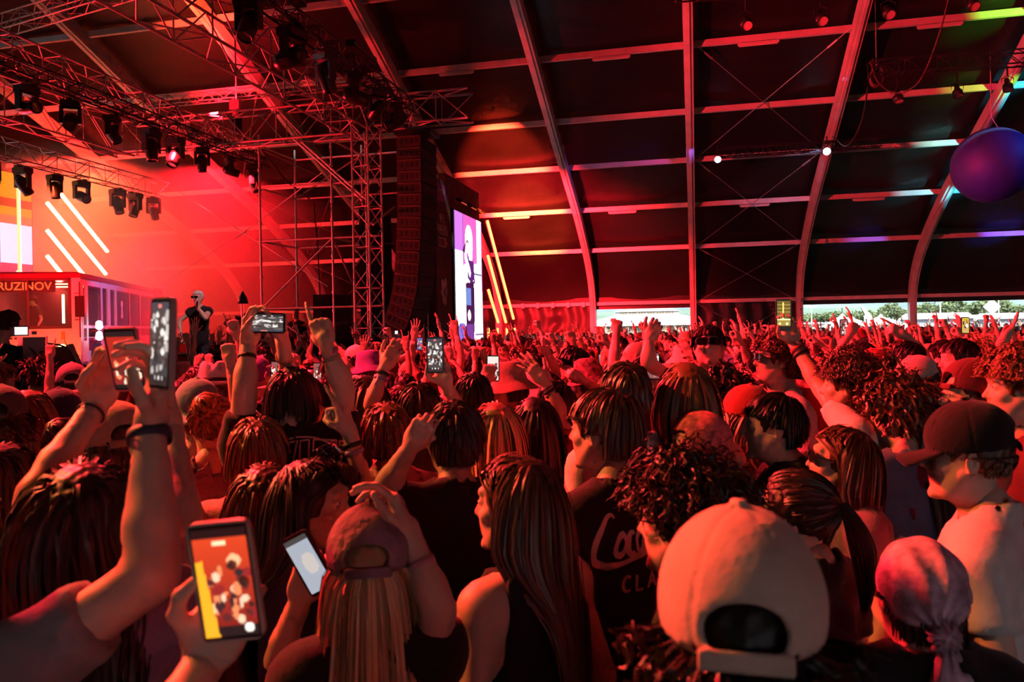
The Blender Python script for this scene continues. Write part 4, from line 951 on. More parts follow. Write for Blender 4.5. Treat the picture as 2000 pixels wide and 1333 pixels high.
for k, (a, b) in enumerate((((952, 432), (1003, 623)), ((953, 500), (988, 630)), ((954, 567), (973, 630)))):
    led_tube(f'orange diagonal LED tube behind the side screen, {ORD[k]} longest', onx(*a, -8.3), onx(*b, -8.3), .06, M_TUBER, 'diagonal LED tubes behind the side screen')
for k, u in enumerate((954, 972, 990, 1005)):
    led_tube(f'short upright LED tube low behind the side screen, {ORD[k]} from the screen', onx(u, 641, -8.3), onx(u + 1, 690, -8.3) , .05, M_TUBER, 'upright LED tubes behind the side screen')
# upstage LED wall with its picture
lw = thing('led_wall', 'bright upstage LED wall showing the inside of a bus', 'screen'); wz0, wz1, wy0, wy1 = 1.2, 7.15, 13.6, 20.85
mb = MB(); mb.box((XL - .12, (wy0 + wy1) / 2, (wz0 + wz1) / 2), (.1, (wy1 - wy0) / 2 + .05, (wz1 - wz0) / 2 + .05)); mb.build('housing', M_BLACK, lw)
pc = Pic(140, 110, (.9, .85, .95)); pc.rect(0, 0, 1, .23, (.95, .42, .02)); pc.rect(0, .14, 1, .18, (.5, .12, .02)); pc.rect(0, .23, 1, .27, (.8, .3, .15)); pc.rect(0, .27, 1, .48, (.80, .78, 1.0)); pc.rect(0, .48, 1, .60, (.75, .10, .22)); pc.rect(0, .6, 1, 1, (.85, .10, .12))
for x in (.05, .28, .5, .72, .93):
    pc.rect(x + .1, .27, x + .115, .5, (.55, .3, .5)); pc.ell(x, .62, .055, .1, (1, .95, .9)); pc.poly([(x - .055, .62), (x + .055, .62), (x + .045, 1), (x - .07, 1)], (1, .90, .82)); pc.ell(x, .57, .035, .04, (.8, .1, .15)); pc.rect(x - .01, .02, x + .004, .6, (1, .85, .45)); pc.rect(x + .006, .02, x + .014, .6, (1, 1, .95)); pc.poly([(x + .03, .66), (x + .05, .66), (x + .04, 1), (x + .0, 1)], (.95, .15, .1))
pic_sheet('picture', pc.a ** 1.7, (XL, wy0, wz0), (0, wy1 - wy0, 0), (0, 0, wz1 - wz0), mat('led_wall_picture', attr='pic', estr=1.4), lw)

# side bracing wires and cables in the stage opening
for lab, pts in (('thin wire rising from the bus roof to the scaffold', ((290, 572, 27), (470, 458, 25), (628, 338, 21.5))), ('thin wire falling from the upstage truss to the speaker stack', ((308, 348, 26), (470, 452, 25), (640, 560, 22)))):
    q = [P(*z) for z in pts]; mb = MB(); mb.tube([q[0], q[1], q[2]], .012, 6); o = mb.build('guy_wire', M_WIRE); tag(o, lab, 'wire')
    d_ = (q[2] - q[0]) / np.linalg.norm(q[2] - q[0]); mb = MB(); mb.tube([q[1] - d_ * .35, q[1] + d_ * .35], .03, 6); mb.build('turnbuckle', M_WIRE, o)
q = [P(510, 290, 22), P(560, 355, 23), P(612, 395, 23), P(620, 470, 23), P(628, 640, 23)]; mb = MB(); mb.tube(q, .02, 6); tag(mb.build('power_cable', M_BLACK, None, True), 'black power cable drooping from the mid-stage truss to the deck', 'cable')

# black drape behind the PA
dr = thing('stage_drape', 'black pleated drape hanging behind the line array', 'curtain')
s_, t_ = np.meshgrid(np.linspace(0, 1, 90), np.linspace(0, 1, 3)); Yd = 19.6 + 2.2 * s_; v = np.stack([-8.9 + .06 * np.sin(s_ * 70), Yd, FZ + 4.5 * t_], -1).reshape(-1, 3); a = (np.arange(2)[:, None] * 90 + np.arange(89)[None]).ravel()
link('pleats', mesh_np('pleats', [(v, np.stack([a, a + 1, a + 91, a + 90], 1), 0)], [M_BLACK], True), dr)

# sub stack
for k, (u, v0) in enumerate(((652, 604),)):
    q = P(u, v0, 22.5)
    for j in range(3):
        o = thing('side_fill_speaker', f'black side-fill speaker cabinet, {("lowest", "middle", "topmost")[j]} of the stack on the stage edge', 'speaker', (q[0], q[1], 1.75 + j * .42), .4, 'side-fill speakers')
        mb = MB(); mb.box((0, 0, .2), (.55, .45, .2)); mb.build('cabinet', M_CAB, o); mb = MB(); mb.box((.1, -.455, .2), (.4, .01, .17)); mb.build('grille', M_GRILL, o)
    o = thing('subwoofer', 'large black subwoofer under the side-fill speakers', 'speaker', (q[0], q[1], FZ), .4); mb = MB(); mb.box((0, 0, .42), (.75, .5, .42)); mb.build('cabinet', M_CAB, o); mb = MB(); mb.box((0, -.51, .42), (.68, .01, .36)); mb.build('grille', M_GRILL, o)

# flight cases, desk, lamp stand, drum kit on the deck
M_CASE = mat('flight_case', (.14, .03, .03), .55); M_EDGE = mat('case_edge', (.7, .6, .55), .35, .8)
def flight_case(label, c, h, rz=.5, lid=False, group='flight cases on the stage'):
    o = thing('flight_case', label, 'case', tuple(c), rz, group); hx, hy, hz = h
    mb = MB(); mb.box((0, 0, hz), (hx, hy, hz)); mb.build('shell', M_CASE, o)
    for sx in (-1, 1):
        for sy in (-1, 1): mb = MB(); mb.bar((sx * hx, sy * hy, 0), (sx * hx, sy * hy, 2 * hz), .04); mb.build('edge_rail', M_EDGE, o)
        for z in (0.02, 2 * hz): mb = MB(); mb.bar((-hx, sx * hy, z), (hx, sx * hy, z), .04); mb.build('edge_rail', M_EDGE, o); mb = MB(); mb.bar((sx * hx, -hy, z), (sx * hx, hy, z), .04); mb.build('edge_rail', M_EDGE, o)
    mb = MB(); mb.box((0, -hy - .012, hz), (.1, .012, .06)); mb.build('latch', M_EDGE, o); return o
q = P(489, 612, 20); flight_case('open square flight case standing behind the singer', (q[0], q[1], FZ + .75), (.3, .25, .36), .3)
q = P(505, 690, 19); flight_case('rack flight case under the open case', (q[0], q[1], FZ), (.62, .35, .36), .3)
q = P(420, 660, 18.0); flight_case('long low flight case beside the singer', (q[0], q[1], FZ), (.9, .35, .3), .3)
q = P(452, 640, 19.5); flight_case('long flight case lit orange behind the singer', (q[0], q[1], FZ + .25), (1.2, .35, .3), .3)
q = P(473, 640, 18.5); o = thing('lamp_stand', 'slim lamp stand with a hooded stage lamp near the flight case', 'lamp', (q[0], q[1], FZ)); mb = MB(); mb.tube([(0, 0, 0), (0, 0, 1.75)], .018, 8); mb.build('pole', M_STEEL, o); mb = MB()
for k in range(3): mb.tube([(0, 0, .3), (.3 * math.cos(k * 2.1), .3 * math.sin(k * 2.1), .01)], .012, 6)
mb.build('tripod', M_STEEL, o); mb = MB(); mb.lathe([[.01, .2], [.10, .05], [.13, -.1], [.12, -.1]], 14, c=(.03, 0, 1.85)); mb.build('hood', M_FIX, o, True)
q = P(575, 668, 21); o = thing('drum_kit', 'drum kit at the back of the stage near the scaffold', 'drum kit', (q[0], q[1], FZ))
for (x, y, z, r, hh, nm) in ((0, -.3, .32, .3, .2, 'bass_drum'), (-.45, 0, .55, .2, .14, 'tom'), (.3, -.2, .75, .17, .12, 'tom'), (-.05, -.25, .8, .15, .11, 'tom')):
    mb = MB(); mb.lathe([[.001, -hh], [r, -hh], [r, hh], [.001, hh]], 20, c=(x, y, z), R=rot('X', 1.57 if nm == 'bass_drum' else .2)); mb.build(nm, M_CASE, o)
for x, z in ((-.7, 1.15), (.6, 1.25)): mb = MB(); mb.lathe([[.001, .02], [.22, 0], [.001, -.005]], 20, c=(x, -.2, z), R=rot('X', .3)); mb.tube([(x, -.2, 0), (x, -.2, z)], .012, 6); mb.build('cymbal', mat('brass', (.6, .42, .15), .3, .9), o)
# ------------------------------------------------------------------ the bus on the stage
BP = np.array([-16.3, 17.7, FZ]); BYAW = math.atan2(-.44, -.90) + math.pi   # local x: across the front towards the far side of the photo, local y: along the body
dirx = np.array([-.90, -.44, 0]); dirx /= np.linalg.norm(dirx); diry = np.array([-.44, .90, 0]); diry /= np.linalg.norm(diry)
bus = thing('bus', 'white and burgundy city bus with purple lit side parked on the stage', 'bus')
def B(x, y, z): return BP + dirx * x + diry * y + np.array([0, 0, z])
RB = np.stack([dirx, diry, (0, 0, 1)], 1)
def bbox(mb, x0, x1, y0, y1, z0, z1): return mb.box(B((x0 + x1) / 2, (y0 + y1) / 2, (z0 + z1) / 2), (abs(x1 - x0) / 2, abs(y1 - y0) / 2, abs(z1 - z0) / 2), RB)
M_BW = mat('bus_white', (.72, .68, .70), .35, spec=.5, noise=(.8, .06)); M_BR = mat('bus_burgundy', (.26, .02, .05), .35); M_FRM = mat('bus_frame', (.12, .02, .03), .5); M_GL = mat('bus_glass', (.25, .18, .2), .06, spec=.5, alpha=.14); M_INT = mat('bus_interior', (.40, .26, .27), .8)
BWD, BL, BH = 2.45, 8.6, 2.75
def part(nm, m, boxes, parent=None):
    mb = MB()
    for q in boxes: bbox(mb, *q)
    return mb.build(nm, m, parent or bus)
part('floor_pan', M_INT, [(0, BWD, 0, BL, .25, .35)]); part('roof', M_BR, [(-.03, BWD + .03, -.03, BL, BH - .12, BH), (.1, BWD - .1, .1, BL, BH, BH + .05)])
# front: lower panel, pillars, windscreen, sign
part('front_panel', M_BW, [(0.0, BWD, 0, .06, .3, 1.25)]); part('front_trim', M_BW, [(.22, .9, -.015, .0, 1.12, 1.2), (.95, 1.7, -.015, 0, 1.12, 1.2)]); part('windscreen_frame', M_FRM, [(.2, BWD, -.02, .05, 1.25, 1.33), (.2, .28, -.02, .05, 1.25, BH - .1), (BWD - .08, BWD, -.02, .05, 1.25, BH - .1), (.2, BWD, -.02, .05, BH - .19, BH - .1), (1.25, 1.29, -.01, .03, 1.33, BH - .2)])
part('corner_pillar', M_BW, [(-.02, .2, -.02, .12, .3, BH - .1)]); part('windscreen', M_GL, [(.28, BWD - .08, .01, .02, 1.33, BH - .19)])
sg = part('destination_sign', mat('sign_dark', (.03, .004, .006), .6), [(.62, BWD - .12, .05, .09, 2.25, 2.56)])
put_text('RUZINOV', .30, B(1.36, .038, 2.40), -dirx, (0, 0, 1), mat('sign_led', (.9, .2, .05), .5, emit=(1.0, .14, .03), estr=1.3), sg, bold=.004)
for x in (.45, 2.0):
    h_ = part('headlight', mat('headlight_bezel', (.5, .45, .4), .3, .5), [(x - .2, x + .2, -.03, .01, .6, .84)])
    mb = MB(); mb.lathe([[.001, .03], [.06, .028], [.10, 0]], 16, c=B(x, -.03, .72), R=np.stack([dirx, (0, 0, 1), -diry], 1)); mb.build('bulb_lens', mat('headlight_glow', (1, .9, .6), .3, emit=(1, .66, .22), estr=30) if x < 1 else mat('headlight_off', (.6, .55, .5), .2), h_, True)
part('indicator', mat('indicator_amber', (.9, .35, .05), .3), [(.38, .47, -.02, .0, .95, 1.16)]); part('bumper', M_BW, [(-.02, BWD, -.06, .05, .25, .5)])
part('bumper_line', M_FRM, [(0, BWD, -.065, -.055, .49, .51)]); part('grille_slats', M_FRM, [(1.0 + .11 * k, 1.06 + .11 * k, -.012, .0, .98, 1.03) for k in range(7)])
# mirror on its arm
mr = part('mirror', mat('mirror_black', (.04, .006, .01), .4), [(-.2, .02, -.35, -.28, 1.55, 2.12)]); mb = MB()
for z in (1.48, 2.2): mb.tube([B(.12, -.02, z), B(-.09, -.31, z)], .014, 6)
mb.tube([B(-.09, -.31, 1.0), B(-.09, -.31, 2.5)], .018, 6); mb.build('mirror_arm', M_FRM, mr)
lp = part('marker_lamp', M_FRM, [(-.3, -.1, .5, .6, 1.16, 1.2)]); mb = MB()
for z in (1.32, 1.02): mb.tube([B(-.32, .55, z - .12), B(-.32, .55, z - .06), B(-.32, .55, z + .1), B(-.32, .55, z + .14)], [.03, .10, .08, .02], 10)
mb.build('lamp_glass', mat('marker_glow', (.8, .85, 1), .3, emit=(.75, .80, 1.0), estr=7), lp, True)
# side: lower skin with stripe, pillars, windows, doors
part('side_skirt', M_BW, [(-.0, .05, .12, BL, .3, 1.0)]); part('side_stripe', M_BR, [(-.006, .05, 1.9, BL, 1.0, 1.25)]); part('side_stripe', M_BR, [(-.006, .04, .25, 1.2, .62, .98)]); part('waist_rail', M_BW, [(-.012, .05, .12, BL, 1.25, 1.33)]); part('roof_rail', M_BW, [(-.006, .05, .12, BL, BH - .3, BH - .12)])
ys = [.12, .62, 1.9, 2.7, 3.5, 5.1, 6.5, BL]
for i, y in enumerate(ys): part('pillar', M_BW, [(-.014, .05, y - .05, y + .05, .3, BH - .12)])
for i in range(len(ys) - 1):
    if i in (0, 2, 3):
        d_ = part('door_leaf', M_BW, [(-.02, .03, ys[i] + .05, ys[i + 1] - .05, .32, .9), (-.02, .03, ys[i] + .05, ys[i] + .12, .9, BH - .3), (-.02, .03, ys[i + 1] - .12, ys[i + 1] - .05, .9, BH - .3)]); part('door_glass', M_GL, [(.0, .012, ys[i] + .12, ys[i + 1] - .12, .9, BH - .32)], d_)
    else:
        w_ = part('side_window', M_FRM, [(-.016, .03, ys[i] + .05, ys[i] + .09, 1.33, BH - .3), (-.016, .03, ys[i + 1] - .09, ys[i + 1] - .05, 1.33, BH - .3), (-.016, .03, ys[i] + .05, ys[i + 1] - .05, 1.33, 1.38), (-.016, .03, ys[i] + .05, ys[i + 1] - .05, BH - .36, BH - .3)]); part('side_glass', M_GL, [(.0, .012, ys[i] + .05, ys[i + 1] - .05, 1.38, BH - .36)], w_)
mb = MB()   # emblem sticker on a side window
for z, r in ((2.02, .13), (1.80, .10)): mb.lathe([[.001, .004], [r, .004]], 16, c=B(-.02, 4.1, z), R=np.stack([diry, (0, 0, 1), -dirx], 1))
mb.build('window_sticker', mat('sticker', (.8, .75, .7), .6), bus); part('window_sticker', MATS['sticker'], [(-.024, -.018, 3.98, 4.22, 1.58, 1.72)])
wl = MB(); wl.lathe([[.15, -.1], [.42, -.1], [.44, 0], [.42, .1], [.15, .1]], 24, c=B(-.0, 1.35, .42), R=np.stack([diry, (0, 0, 1), dirx], 1)); whl = wl.build('wheel', mat('tyre', (.015, .015, .017), .8), bus, True)
mb = MB(); mb.lathe([[.001, -.115], [.2, -.105], [.22, -.09]], 20, c=B(-.0, 1.35, .42), R=np.stack([diry, (0, 0, 1), dirx], 1)); mb.build('hub_cap', M_BW, whl, True)
part('wheel_arch', M_FRM, [(-.01, .02, .85, 1.85, .84, .9)])
part('far_side', M_INT, [(BWD - .05, BWD, .05, BL, .3, BH - .1)]); part('rear_wall', M_INT, [(0, BWD, BL - .05, BL, .3, BH)])
for k in range(6): part('bellows_fold', M_BR, [(-.05 - .03 * (k % 2), BWD, BL + .05 + k * .2, BL + .2 + k * .2, .3, BH + .02 + .03 * (k % 2))])
for k, q in enumerate(((.55, .6, .5, .56, 1.4, 2.2), (.5, 1.6, .6, .66, 2.62, 2.655), (.3, 1.0, .9, .95, 2.5, 2.53), (.3, 1.0, 1.3, 1.35, 2.44, 2.47))): part('interior_tube_light', mat('bus_tube', (1, .8, .5), .4, emit=(1, .55, .22), estr=9), [q])
# driver
person('driver in a dark cap sitting behind the bus windscreen', 0, 0, 20, world=(B(1.45, .85, 0)[0], B(1.45, .85, 0)[1], FZ + 2.2), zbase=FZ + .4, face=150, hat=('cap', 'burgundy'), hair=('short', 'dark'), shirt=('charcoal', .6), lod=2, seed=3)
del PEOPLE[-1]

# ------------------------------------------------------------------ lights of the show
for k, (y, tx, ty, pw) in enumerate(((4.5, 4.5, 3, 9000), (9.5, 8, 10, 15000), (15.0, 10, 24, 13000))):
    add_spot('front_wash_light', (-6.5, y, 6.0), (tx, ty, 1.0), pw, 120, (1.0, .020, .034), .18, .8)
add_spot('amber_wash_light', (-7.6, 3.0, 6.6), (-.7, 1.2, 1.7), 3400, 44, (1.0, .26, .06), .25, .9)
add_spot('roof_beam_light', (-5.9, 20.2, 7.0), (-7.5, 31.0, 8.7), 90000, 22, (1.0, .035, .012), .08, .6)
add_spot('roof_beam_light', (-6.4, 21.5, 6.0), (-7.2, 34.2, 7.0), 110000, 17, (1.0, .09, .015), .08, .7)
add_spot('wall_wash_light', (-6.8, 27.0, 5.2), (-7.0, 37.5, 6.2), 40000, 84, (1.0, .010, .018), .2, .9)
add_spot('truss_up_light', (-12.9, 17.5, 7.9), (-15.2, 21.7, 12.2), 15000, 30, (1.0, .04, .012), .1, .8)
add_spot('truss_up_light', (-12.6, 18.5, 7.9), (-15.2, 24.0, 11.4), 16000, 44, (1.0, .008, .02), .1, .8)
for y in (13.0, 17.0, 20.5): add_spot('stage_down_light', (-12.8, y, 6.6), (-15.5, y + 2.5, FZ), 5000, 80, (1.0, .010, .018), .15, .8)
for y in (18.0, 22.0): add_spot('upstage_down_light', (-18.0, y, 6.4), (-19.5, y + 3.0, FZ), 4000, 90, (1.0, .08, .02), .15, .8)
for p_, t_, pw, c_ in (((-18.5, 21, 8.6), (-25, 26, 3.0), 26000, (1.0, .028, .014)), ((-16.0, 23.5, 8.8), (-21, 29, 2), 19000, (1.0, .008, .016)), ((-20.6, 23.0, 8.3), (-24, 26, 4.0), 7000, (1.0, .16, .03))): add_spot('backstage_wash_light', p_, t_, pw, 120, c_, .2, .9)
add_spot('rig_wash_light', (-19.5, 15.0, 2.2), (-9, 15.5, 7.6), 14000, 95, (1.0, .008, .018), .3, .9)
add_spot('array_light', (-7.0, 14.0, 6.8), (-6.9, 19.0, 4.8), 700, 60, (1.0, .05, .03), .1, .9)
add_spot('purple_key_light', (-12.6, 21.3, 6.8), tuple(B(0, 2.5, 1.2)), 1300, 45, (.55, .30, 1.0), .1, .7)
add_spot('singer_key_light', (-4.2, 8.8, 7.2), (-8.4, 11.8, 2.0), 1200, 14, (1.0, .5, .55), .1, .7)
add_spot('bus_front_light', tuple(B(.9, -2.6, .3)), tuple(B(1.2, 0, .8)), 90, 90, (1.0, .42, .07), .1, .9)
add_spot('bus_cabin_light', tuple(B(1.2, 2.2, 2.5)), tuple(B(1.2, .8, 1.0)), 160, 150, (1.0, .08, .06), .1, .9)
# ------------------------------------------------------------------ haze over the stage
mb = MB(); mb.box((-22.4, 25.9, 4.3), (6.6, 7.2, 3.4)); hz = mb.mesh('stage_haze', bpy.data.materials.new('haze_volume')); hm = hz.materials[0]; hm.use_nodes = True
hm.node_tree.nodes.clear(); ho = hm.node_tree.nodes.new('ShaderNodeOutputMaterial'); hs = hm.node_tree.nodes.new('ShaderNodeVolumeScatter'); hs.inputs['Density'].default_value = .095; hs.inputs['Color'].default_value = (1, 1, 1, 1); hs.inputs['Anisotropy'].default_value = .25
hm.node_tree.links.new(hs.outputs[0], ho.inputs['Volume']); tag(link('stage_haze', hz), 'red lit haze hanging over the stage', 'haze', kind='stuff')
# ------------------------------------------------------------------ beyond the open side of the tent
M_HILL = mat('far_hill', (.22, .34, .36), .95, noise=(.01, .25)); M_HILL2 = mat('near_hill', (.20, .30, .22), .95, noise=(.02, .3)); M_FIELD = mat('pale_field', (.62, .62, .50), .95, noise=(.02, .1)); M_LEAF = mat('tree_leaves', (.22, .29, .14), .8, noise=(.6, .5)); M_TENTW = mat('white_canvas', (.82, .82, .82), .7); M_TRUNK = mat('bark', (.12, .09, .06), .9)  # distance haze is painted into the pale hill and leaf colours
def ridge(label, y, x0, x1, hs, depth, m):
    n = 120; x = np.linspace(x0, x1, n); z = np.interp(np.linspace(0, 1, n), np.linspace(0, 1, len(hs)), hs) + 2.5 * waves(np.stack([x, 0 * x, 0 * x], 1), .05, int(y))
    v = []; rows = ((-1, 0), (-.55, .45), (-.25, .8), (0, 1), (.4, .6), (1, 0))
    for a, b2 in rows: v.append(np.stack([x, y + a * depth + 0 * x, z * b2], 1))
    v = np.concatenate(v); f = [[r_ * n + i, r_ * n + i + 1, (r_ + 1) * n + i + 1, (r_ + 1) * n + i] for r_ in range(len(rows) - 1) for i in range(n - 1)]
    tag(link('hill', mesh_np('hill', [(v, f, 0)], [m], True)), label, 'hill', kind='structure')
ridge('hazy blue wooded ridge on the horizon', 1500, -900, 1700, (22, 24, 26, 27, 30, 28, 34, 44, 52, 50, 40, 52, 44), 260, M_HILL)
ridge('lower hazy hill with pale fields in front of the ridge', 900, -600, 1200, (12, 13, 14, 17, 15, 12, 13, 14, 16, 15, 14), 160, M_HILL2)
rt = np.random.default_rng(8)
def tree(label, x, y, h, w, seed):
    o = thing('tree', label, 'tree', (x, y, 0), 0, 'trees beyond the field'); mb = MB(); mb.tube([(0, 0, 0), (.1, 0, h * .3), (0, .1, h * .55)], [.35, .25, .15], 7); mb.build('trunk', M_TRUNK, o, True)
    g = np.random.default_rng(seed); N = 900; a = g.uniform(0, 6.28, N); t = np.arccos(g.uniform(-.55, 1, N)); lob = 1 + .22 * np.sin(a * 3 + seed) * np.sin(t * 4); r = g.uniform(.72, 1.0, N) * lob
    c = np.stack([w / 2 * r * np.sin(t) * np.cos(a), w / 2 * r * np.sin(t) * np.sin(a), h * .56 + h * .44 * r * np.cos(t)], 1); s = w * .055
    q = g.normal(size=(N, 2, 3)); q /= np.linalg.norm(q, axis=2)[..., None]; v = np.stack([c + s * q[:, 0], c + s * q[:, 1], c - s * q[:, 0], c - s * q[:, 1]], 1).reshape(-1, 3)
    f = np.arange(N * 4).reshape(-1, 4); fo = link('foliage', mesh_np('foliage', [(v, f, 0)], [M_LEAF], False), o); fo['kind'] = 'stuff'
for k, (u, yy, h, w, l) in enumerate(((1864, 250, 7.0, 9.0, 'round leafy tree in front of the hazy ridge, tallest of the row'), (1935, 250, 7.4, 10, 'broad leafy tree near the white diamond sign'), (1812, 255, 6.2, 8, 'mid green tree just past the open side post'), (1740, 260, 6.4, 7, 'pointed tree behind the canvas fin'), (1990, 265, 5.0, 11, 'low tree at the edge of the opening'), (1690, 270, 4.2, 11, 'bushy low tree beyond the white peaked tents'), (1630, 275, 4.2, 11, 'bushy low tree beside the lamp mast'), (1585, 280, 3.8, 9, 'small bushy tree by the dark tent wall'), (1770, 275, 4.5, 8, 'shrubby tree between the taller trees'))):
    d = P(u, 610, 1.0) - CPOS; kx = yy / d[1]; tree(l, d[0] * kx, yy, h, w, k)
def at_y(u, y): d = P(u, 620, 1.0) - CPOS; return d[0] * y / d[1]
# big white pavilion with a clerestory
pv = thing('white_pavilion', 'large white two-tier festival pavilion with a strip of windows', 'tent'); py = 190.0; xa, xb = at_y(1120, py), at_y(1372, py); xm = at_y(1263, py); k_ = py / 1500.0
mb = MB(); mb.prism([(xa, 1.3), (xb + 6, 1.3), (xm + 58 * k_, 4.1), (xm - 60 * k_, 4.1)], (0, py, 0), (1, 0, 0), (0, 0, 1), (0, 1, 0), 14); mb.build('lower_roof', M_TENTW, pv)
mb = MB(); mb.box((xm, py + 6, 4.35), (60 * k_, 5.9, .5)); mb.build('clerestory', M_TENTW, pv)
mb = MB(); mb.prism([(xm - 64 * k_, 4.75), (xm + 64 * k_, 4.75), (xm + 34 * k_, 6.1), (xm - 34 * k_, 6.1)], (0, py - .2, 0), (1, 0, 0), (0, 0, 1), (0, 1, 0), 12); mb.build('upper_roof', M_TENTW, pv)
for k in range(18): mb = MB(); mb.box((xm + (-46 + k * 5.3 + 1.6 * (k // 3 - 2)) * k_, py + .06, 4.42), (2.1 * k_, .04, .24)); mb.build('window', mat('pav_window', (.42, .33, .22), .4), pv)
mb = MB(); mb.box(((xa + xb) / 2, py + 2, .65), ((xb - xa) / 2, .1, .65)); mb.build('glazed_wall', mat('pav_wall', (.62, .50, .36), .5), pv)
for k in range(9): mb = MB(); mb.box((xa + (8 + k * 27) * k_, py + .5, .65), (.15, .1, .65)); mb.build('post', M_TENTW, pv)
# peaked canvas tents, low buildings, fin, diamond sign, masts
for u, y, w, h, l in ((1645, 80, 3.4, 2.6, 'white peaked canvas tent beside the canvas fin'), (1665, 84, 5.0, 2.3, 'wide low white canvas tent behind the peaked one'), (1720, 88, 5.0, 2.5, 'low white canvas tent behind the raised fist')):
    x = at_y(u, y); o = thing('canvas_tent', l, 'tent', (x, y, 0), 0, 'white canvas tents'); mb = MB(); n = 10; mb.lathe([[.02, h], [.3, h * .86], [w * .5, h * .55], [w, h * .42], [w * 1.02, 0]], 4); mb.build('canopy', M_TENTW, o)
    mb = MB(); mb.tube([(0, 0, h - .1), (0, 0, h + .5)], .05, 6); mb.build('pole', M_TRUNK, o)
x = at_y(1694, 78); o = thing('canvas_fin', 'tall white canvas fin curving up beside the peaked tents', 'sail', (x, 78, 0)); mb = MB(); mb.prism([(-.9, 1.2), (.2, 1.0), (.75, 1.3), (.35, 2.3), (-.35, 3.2), (-.65, 3.3), (-.25, 2.5), (-.3, 1.8)], (0, 0, 0), (1, 0, 0), (0, 0, 1), (0, 1, 0), .12); mb.build('sail', M_TENTW, o); mb = MB(); mb.tube([(0, 0, 0), (-.1, 0, 2)], .06, 6); mb.build('mast', M_TRUNK, o)
for u, y, w, h, l in ((1828, 92, 6.4, 2.6, 'low white stall with a pitched roof past the tent post'), (1905, 96, 8.0, 2.2, 'long flat white stall under the trees'), (1968, 94, 5.5, 2.4, 'white stall below the diamond sign')):
    x = at_y(u, y); o = thing('market_stall', l, 'stall', (x, y, 0), 0, 'white stalls on the field'); mb = MB(); mb.box((0, 0, h * .35), (w / 2, 1.5, h * .35)); mb.build('counter_wall', mat('stall_wall', (.45, .48, .55), .6), o); mb = MB(); mb.prism([(-w / 2 - .2, 0), (w / 2 + .2, 0), (w / 2 - .6, .65), (-w / 2 + .6, .65)], (0, -1.8, h * .7), (1, 0, 0), (0, 0, 1), (0, 1, 0), 3.6); mb.build('roof', M_TENTW, o)
x = at_y(1938, 90); o = thing('diamond_sign', 'white diamond shaped sign board on a pole', 'sign', (x, 90, 0)); mb = MB(); mb.prism([(0, -.85), (.85, 0), (0, .85), (-.85, 0)], (0, 0, 3.0), (1, 0, 0), (0, 0, 1), (0, 1, 0), .08); mb.build('board', M_TENTW, o); mb = MB(); mb.tube([(0, .1, 0), (0, .1, 2.5)], .05, 6); mb.build('pole', M_STEEL, o)
for u, h, l in ((1585, 3.4, 'forked lamp mast near the dark tent wall'), (1837, 4.2, 'slim white festoon mast in front of the round tree'), (1951, 4.6, 'slim white festoon mast beside the diamond sign')):
    x = at_y(u, 86); o = thing('light_mast', l, 'mast', (x, 86, 0), 0, 'light masts on the field'); mb = MB(); mb.tube([(0, 0, 0), (0, 0, h)], .06, 6); mb.build('pole', M_TENTW, o); mb = MB()
    for s in (-1, 1): mb.box((s * .35, 0, h), (.22, .1, .08))
    mb.build('lamp_head', M_TENTW, o)
xs = [at_y(u, 86) for u in (1585, 1700, 1837, 1951, 2060)]
for k in range(4):   # strings of bulbs between the masts
    o = thing('festoon_string', f'string of festoon bulbs over the field, {ORD[k]} span from the dark tent wall', 'light string', group='festoon strings'); n = 9; t = np.linspace(0, 1, n); q = np.stack([xs[k] + (xs[k + 1] - xs[k]) * t, 86 + 0 * t, 4.2 - 1.8 * t * (1 - t)], 1); mb = MB(); mb.tube(q, .012, 5); mb.build('cable', M_TRUNK, o)
    for p_ in q[1:-1]: mb = MB(); mb.lathe([[.001, .1], [.08, .04], [.08, -.05], [.001, -.1]], 8, c=p_ - (0, 0, .1)); mb.build('bulb', mat('festoon_bulb', (1, .9, .6), .3, emit=(1, .85, .5), estr=2.0), o, True)

# ------------------------------------------------------------------ rigging over the crowd
truss('black truss with par lamps between the tent ribs', (1.0, 29.6, 8.25), (6.6, 29.6, 8.25), .3, .3, .4, M_BTRUSS, r=.022)
truss('black truss carrying lamps beside the hanging ball', (4.6, 21.6, 8.5), (16, 23.6, 8.9), .35, .35, .4, M_BTRUSS, r=.022)
truss('black truss high over the crowd carrying red-lit lamps', (-.2, 15.6, 8.6), (9.0, 17.8, 8.95), .35, .35, .4, M_BTRUSS, r=.022)
def par(label, loc, aim, lens, s=1.0, group='par lamps over the crowd'):
    o = thing('par_lamp', label, 'stage light', tuple(loc), 0, group); d = np.asarray(aim, float) - np.asarray(loc, float); d /= np.linalg.norm(d); R_ = frame(-d, (0, 1, .1))
    mb = MB(); mb.lathe([[.001, .2], [.05, .2], [.06, .08], [.11, .02], [.115, -.12], [.105, -.12]], 16, R=R_); v = mb.build('can', M_FIX, o, True); mb = MB(); mb.lathe([[.001, -.1], [.108, -.1]], 16, R=R_); mb.build('lens', lens, v)
    mb = MB(); mb.tube([(-.13, 0, 0), (-.13, 0, .18), (0, 0, .24), (.13, 0, .18), (.13, 0, 0)], .012, 6); mb.build('yoke', M_FIX, o); mb = MB(); mb.tube([(0, 0, .24), (0, 0, .45)], .02, 6); mb.build('clamp', M_FIX, o); o.scale = (s, s, s); return o
LOFF = mat('par_lens_dim', (.55, .4, .4), .15, spec=.8); LON = mat('par_lens_lit', (1, 1, 1), .3, emit=(.80, .82, 1.0), estr=14); LPU = mat('par_lens_violet', (1, 1, 1), .3, emit=(.72, .62, 1.0), estr=10)
